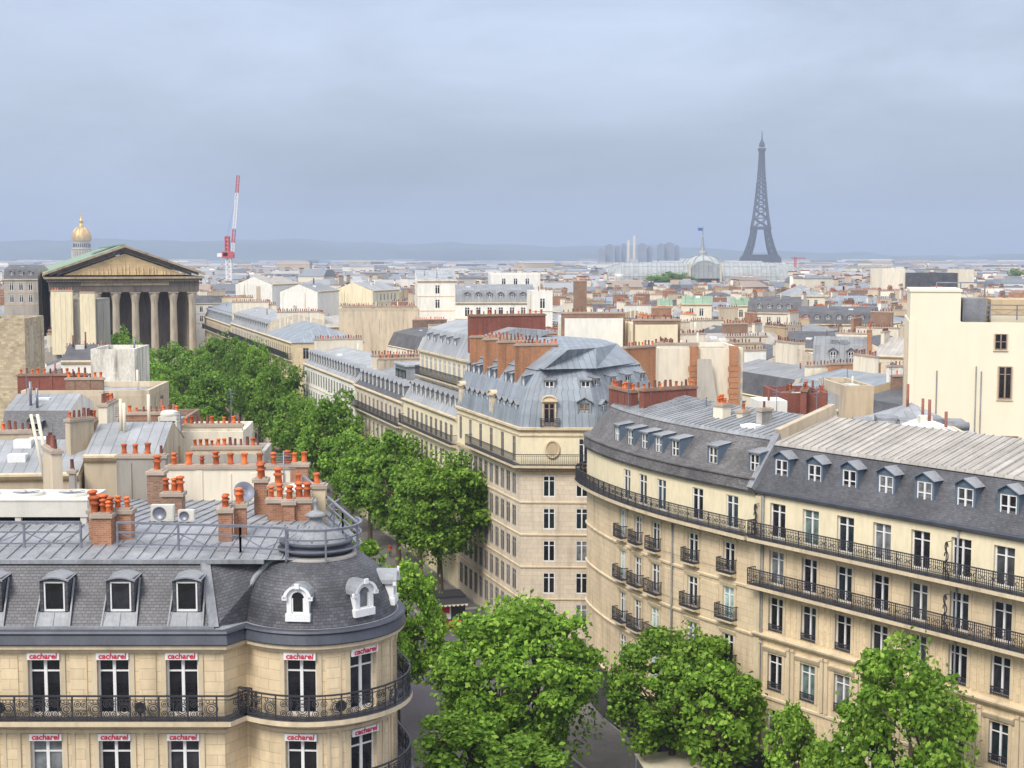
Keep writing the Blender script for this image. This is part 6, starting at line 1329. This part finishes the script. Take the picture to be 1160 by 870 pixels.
def person(label, x, y, rz, top, leg, hair, step=.3, h_=1.68, z=.13):
    bm = bpy.data.meshes.new('person'); k = h_/1.7
    P = [(0,0,.95),(0,0,1.12),(0,0,1.32),(0,-.01,1.46),(0,-.02,1.56),(0,-.02,1.66),   # 0 pelvis..5 head
         (.09,0,.90),(.10,-step*.5,.50),(.10,-step*.55,.09),(.10,-step*.55-.16,.04),(-.09,0,.90),(-.10,step*.35,.50),(-.10,step*.8,.11),(-.10,step*.8-.15,.05),
         (.17,0,1.40),(.22,.08,1.14),(.23,.0,.92),(.23,-.05,.84),(-.17,0,1.40),(-.22,-.06,1.14),(-.2,-.2,.98),(-.2,-.26,.93)]
    E_ = [(0,1),(1,2),(2,3),(3,4),(4,5),(0,6),(6,7),(7,8),(8,9),(0,10),(10,11),(11,12),(12,13),(2,14),(14,15),(15,16),(16,17),(2,18),(18,19),(19,20),(20,21)]
    r_ = [.15,.13,.16,.065,.085,.10,.10,.065,.045,.04,.10,.065,.045,.04,.06,.045,.032,.035,.06,.045,.032,.035]
    bm.from_pydata([(a*k,b*k,c*k) for a, b, c in P], E_, []); o = bpy.data.objects.new('person', bm); COL.objects.link(o)
    md = o.modifiers.new('s', 'SKIN'); md.use_smooth_shade = True
    for v, q in zip(bm.skin_vertices[0].data, r_): v.radius = (q*k, q*k*.8)
    bm.skin_vertices[0].data[0].use_root = True; o.modifiers.new('d', 'SUBSURF').levels = 1; bpy.context.view_layer.update()
    me = bpy.data.meshes.new_from_object(o.evaluated_get(bpy.context.evaluated_depsgraph_get())); bpy.data.objects.remove(o); me.materials.clear()
    for q in ('skin', top, leg): me.materials.append(M[q])
    for f in me.polygons: c = f.center/k; f.material_index = 0 if (c.z > 1.5 or (abs(c.x) > .19 and c.z < 1.0)) else (1 if c.z > .88 else 2)
    me.name = 'person'; w_ = tag(link('person', me, None, TW(x, y, z, rz)), label, 'person', 'people walking in the street')
    m = MB(); m.T = WM[w_] @ Matrix.Translation((0,.015*k,1.62*k)); m.lathe([(.0,.115),(.08,.10),(.115,.04),(.12,-.04),(.09,-.13),(.03,-.15)], 10, a0=R(-20), a1=R(200)); part(m, 'hair', [hair], w_)
x, y = at_z(732, 868, .13); person('woman in pale cardigan walking on the pavement beside the slim lamp post', x, y, .4, 'cloth_w', 'cloth_w', 'iron')
x, y = at_z(737, 866, .13); person('person in dark clothes walking close behind the woman in pale cardigan', x+.3, y+.6, .4, 'cloth_d', 'cloth_d', 'dark')
for k, (px, py, c, lb) in enumerate([(442,632,'cloth_r','tiny figure in red on the far pavement above the rotunda'),(455,662,'cloth_d','tiny dark figure on the avenue pavement left of the kiosk'),(462,676,'cloth_d','tiny dark figure walking towards the kiosk from the left'),(290,500,'cloth_d','tiny dark figure on the avenue far beyond the left chimneys'),(484,700,'cloth_w','tiny pale figure beside the kiosk')]):
    x, y = at_z(px, py, .05); person(lb, x, y, k*1.3, c, 'cloth_d', 'dark', z=.02 if k != 4 else .02)
# parked cars on the avenue
def car(label, x, y, rz, col):
    t = thing('parked_car', label, 'car', (x, y, 0), rz, 'cars on the avenue'); T = TW(x, y, 0, rz); m = MB(); m.T = T
    prof_ = [(-2.1,.35),(-2.15,.75),(-1.9,.88),(-1.0,.95),(-.45,1.42),(.9,1.45),(1.6,1.02),(2.1,.92),(2.15,.4)]
    for s_ in (-1, 1): m.poly([(a, s_*.84, z) for a, z in prof_][::s_], 0)
    for (a, za_), (b, zb_) in zip(prof_, prof_[1:]+prof_[:1]): m.poly([(a,-.84,za_),(a,.84,za_),(b,.84,zb_),(b,-.84,zb_)], 0)
    part(m, 'body', [col], t); m = MB(); m.T = T
    for s_ in (-1, 1): m.poly([(-.85,s_*.85,.98),(-.42,s_*.85,1.36),(.85,s_*.85,1.38),(1.35,s_*.85,1.0)][::s_])
    m.poly([(-.98,-.72,.99),(-.98,.72,.99),(-.5,.68,1.40),(-.5,-.68,1.40)]); m.poly([(.95,-.68,1.44),(.95,.68,1.44),(1.56,.74,1.07),(1.56,-.74,1.07)]); part(m, 'window', ['glass'], t)
    for a in (-1.35, 1.35):
        for s_ in (-1, 1): m = MB(); m.T = T @ Matrix.Translation((a, s_*.78, .32)) @ Matrix.Rotation(pi/2, 4, 'X'); m.lathe([(.0,-.1),(.32,-.1),(.32,.1),(.2,.12),(0,.1)], 14); part(m, 'wheel', ['dark'], t)
rzS = atan2(S1.y, S1.x)
for k, (s_, t_, c, lb) in enumerate([(88, 19.9, 'frame', 'white car parked at the kerb beyond the crossing'), (70, 16.4, 'slate', 'dark grey car driving up to the crossing'), (96, 7.0, 'blue', 'blue car parked on the left side of the avenue')]): x, y = st(s_, t_); car(lb, x, y, rzS, c)

# ================================================================ haze
m = MB(); m.box(-9700, 9700, -400, 9900, -3, 318)
hz = m.mesh('haze', []); hm = bpy.data.materials.new('haze'); hm.use_nodes = True; t = hm.node_tree; t.nodes.clear()
v = t.nodes.new('ShaderNodeVolumePrincipled'); v.inputs['Density'].default_value = HAZE_D; v.inputs['Color'].default_value = HAZE_C; v.inputs['Anisotropy'].default_value = .0
oo = t.nodes.new('ShaderNodeOutputMaterial'); t.links.new(v.outputs[0], oo.inputs['Volume']); hz.materials.append(hm); tag(link('haze', hz), 'thin bluish haze lying over the whole city', 'haze', None, 'stuff')
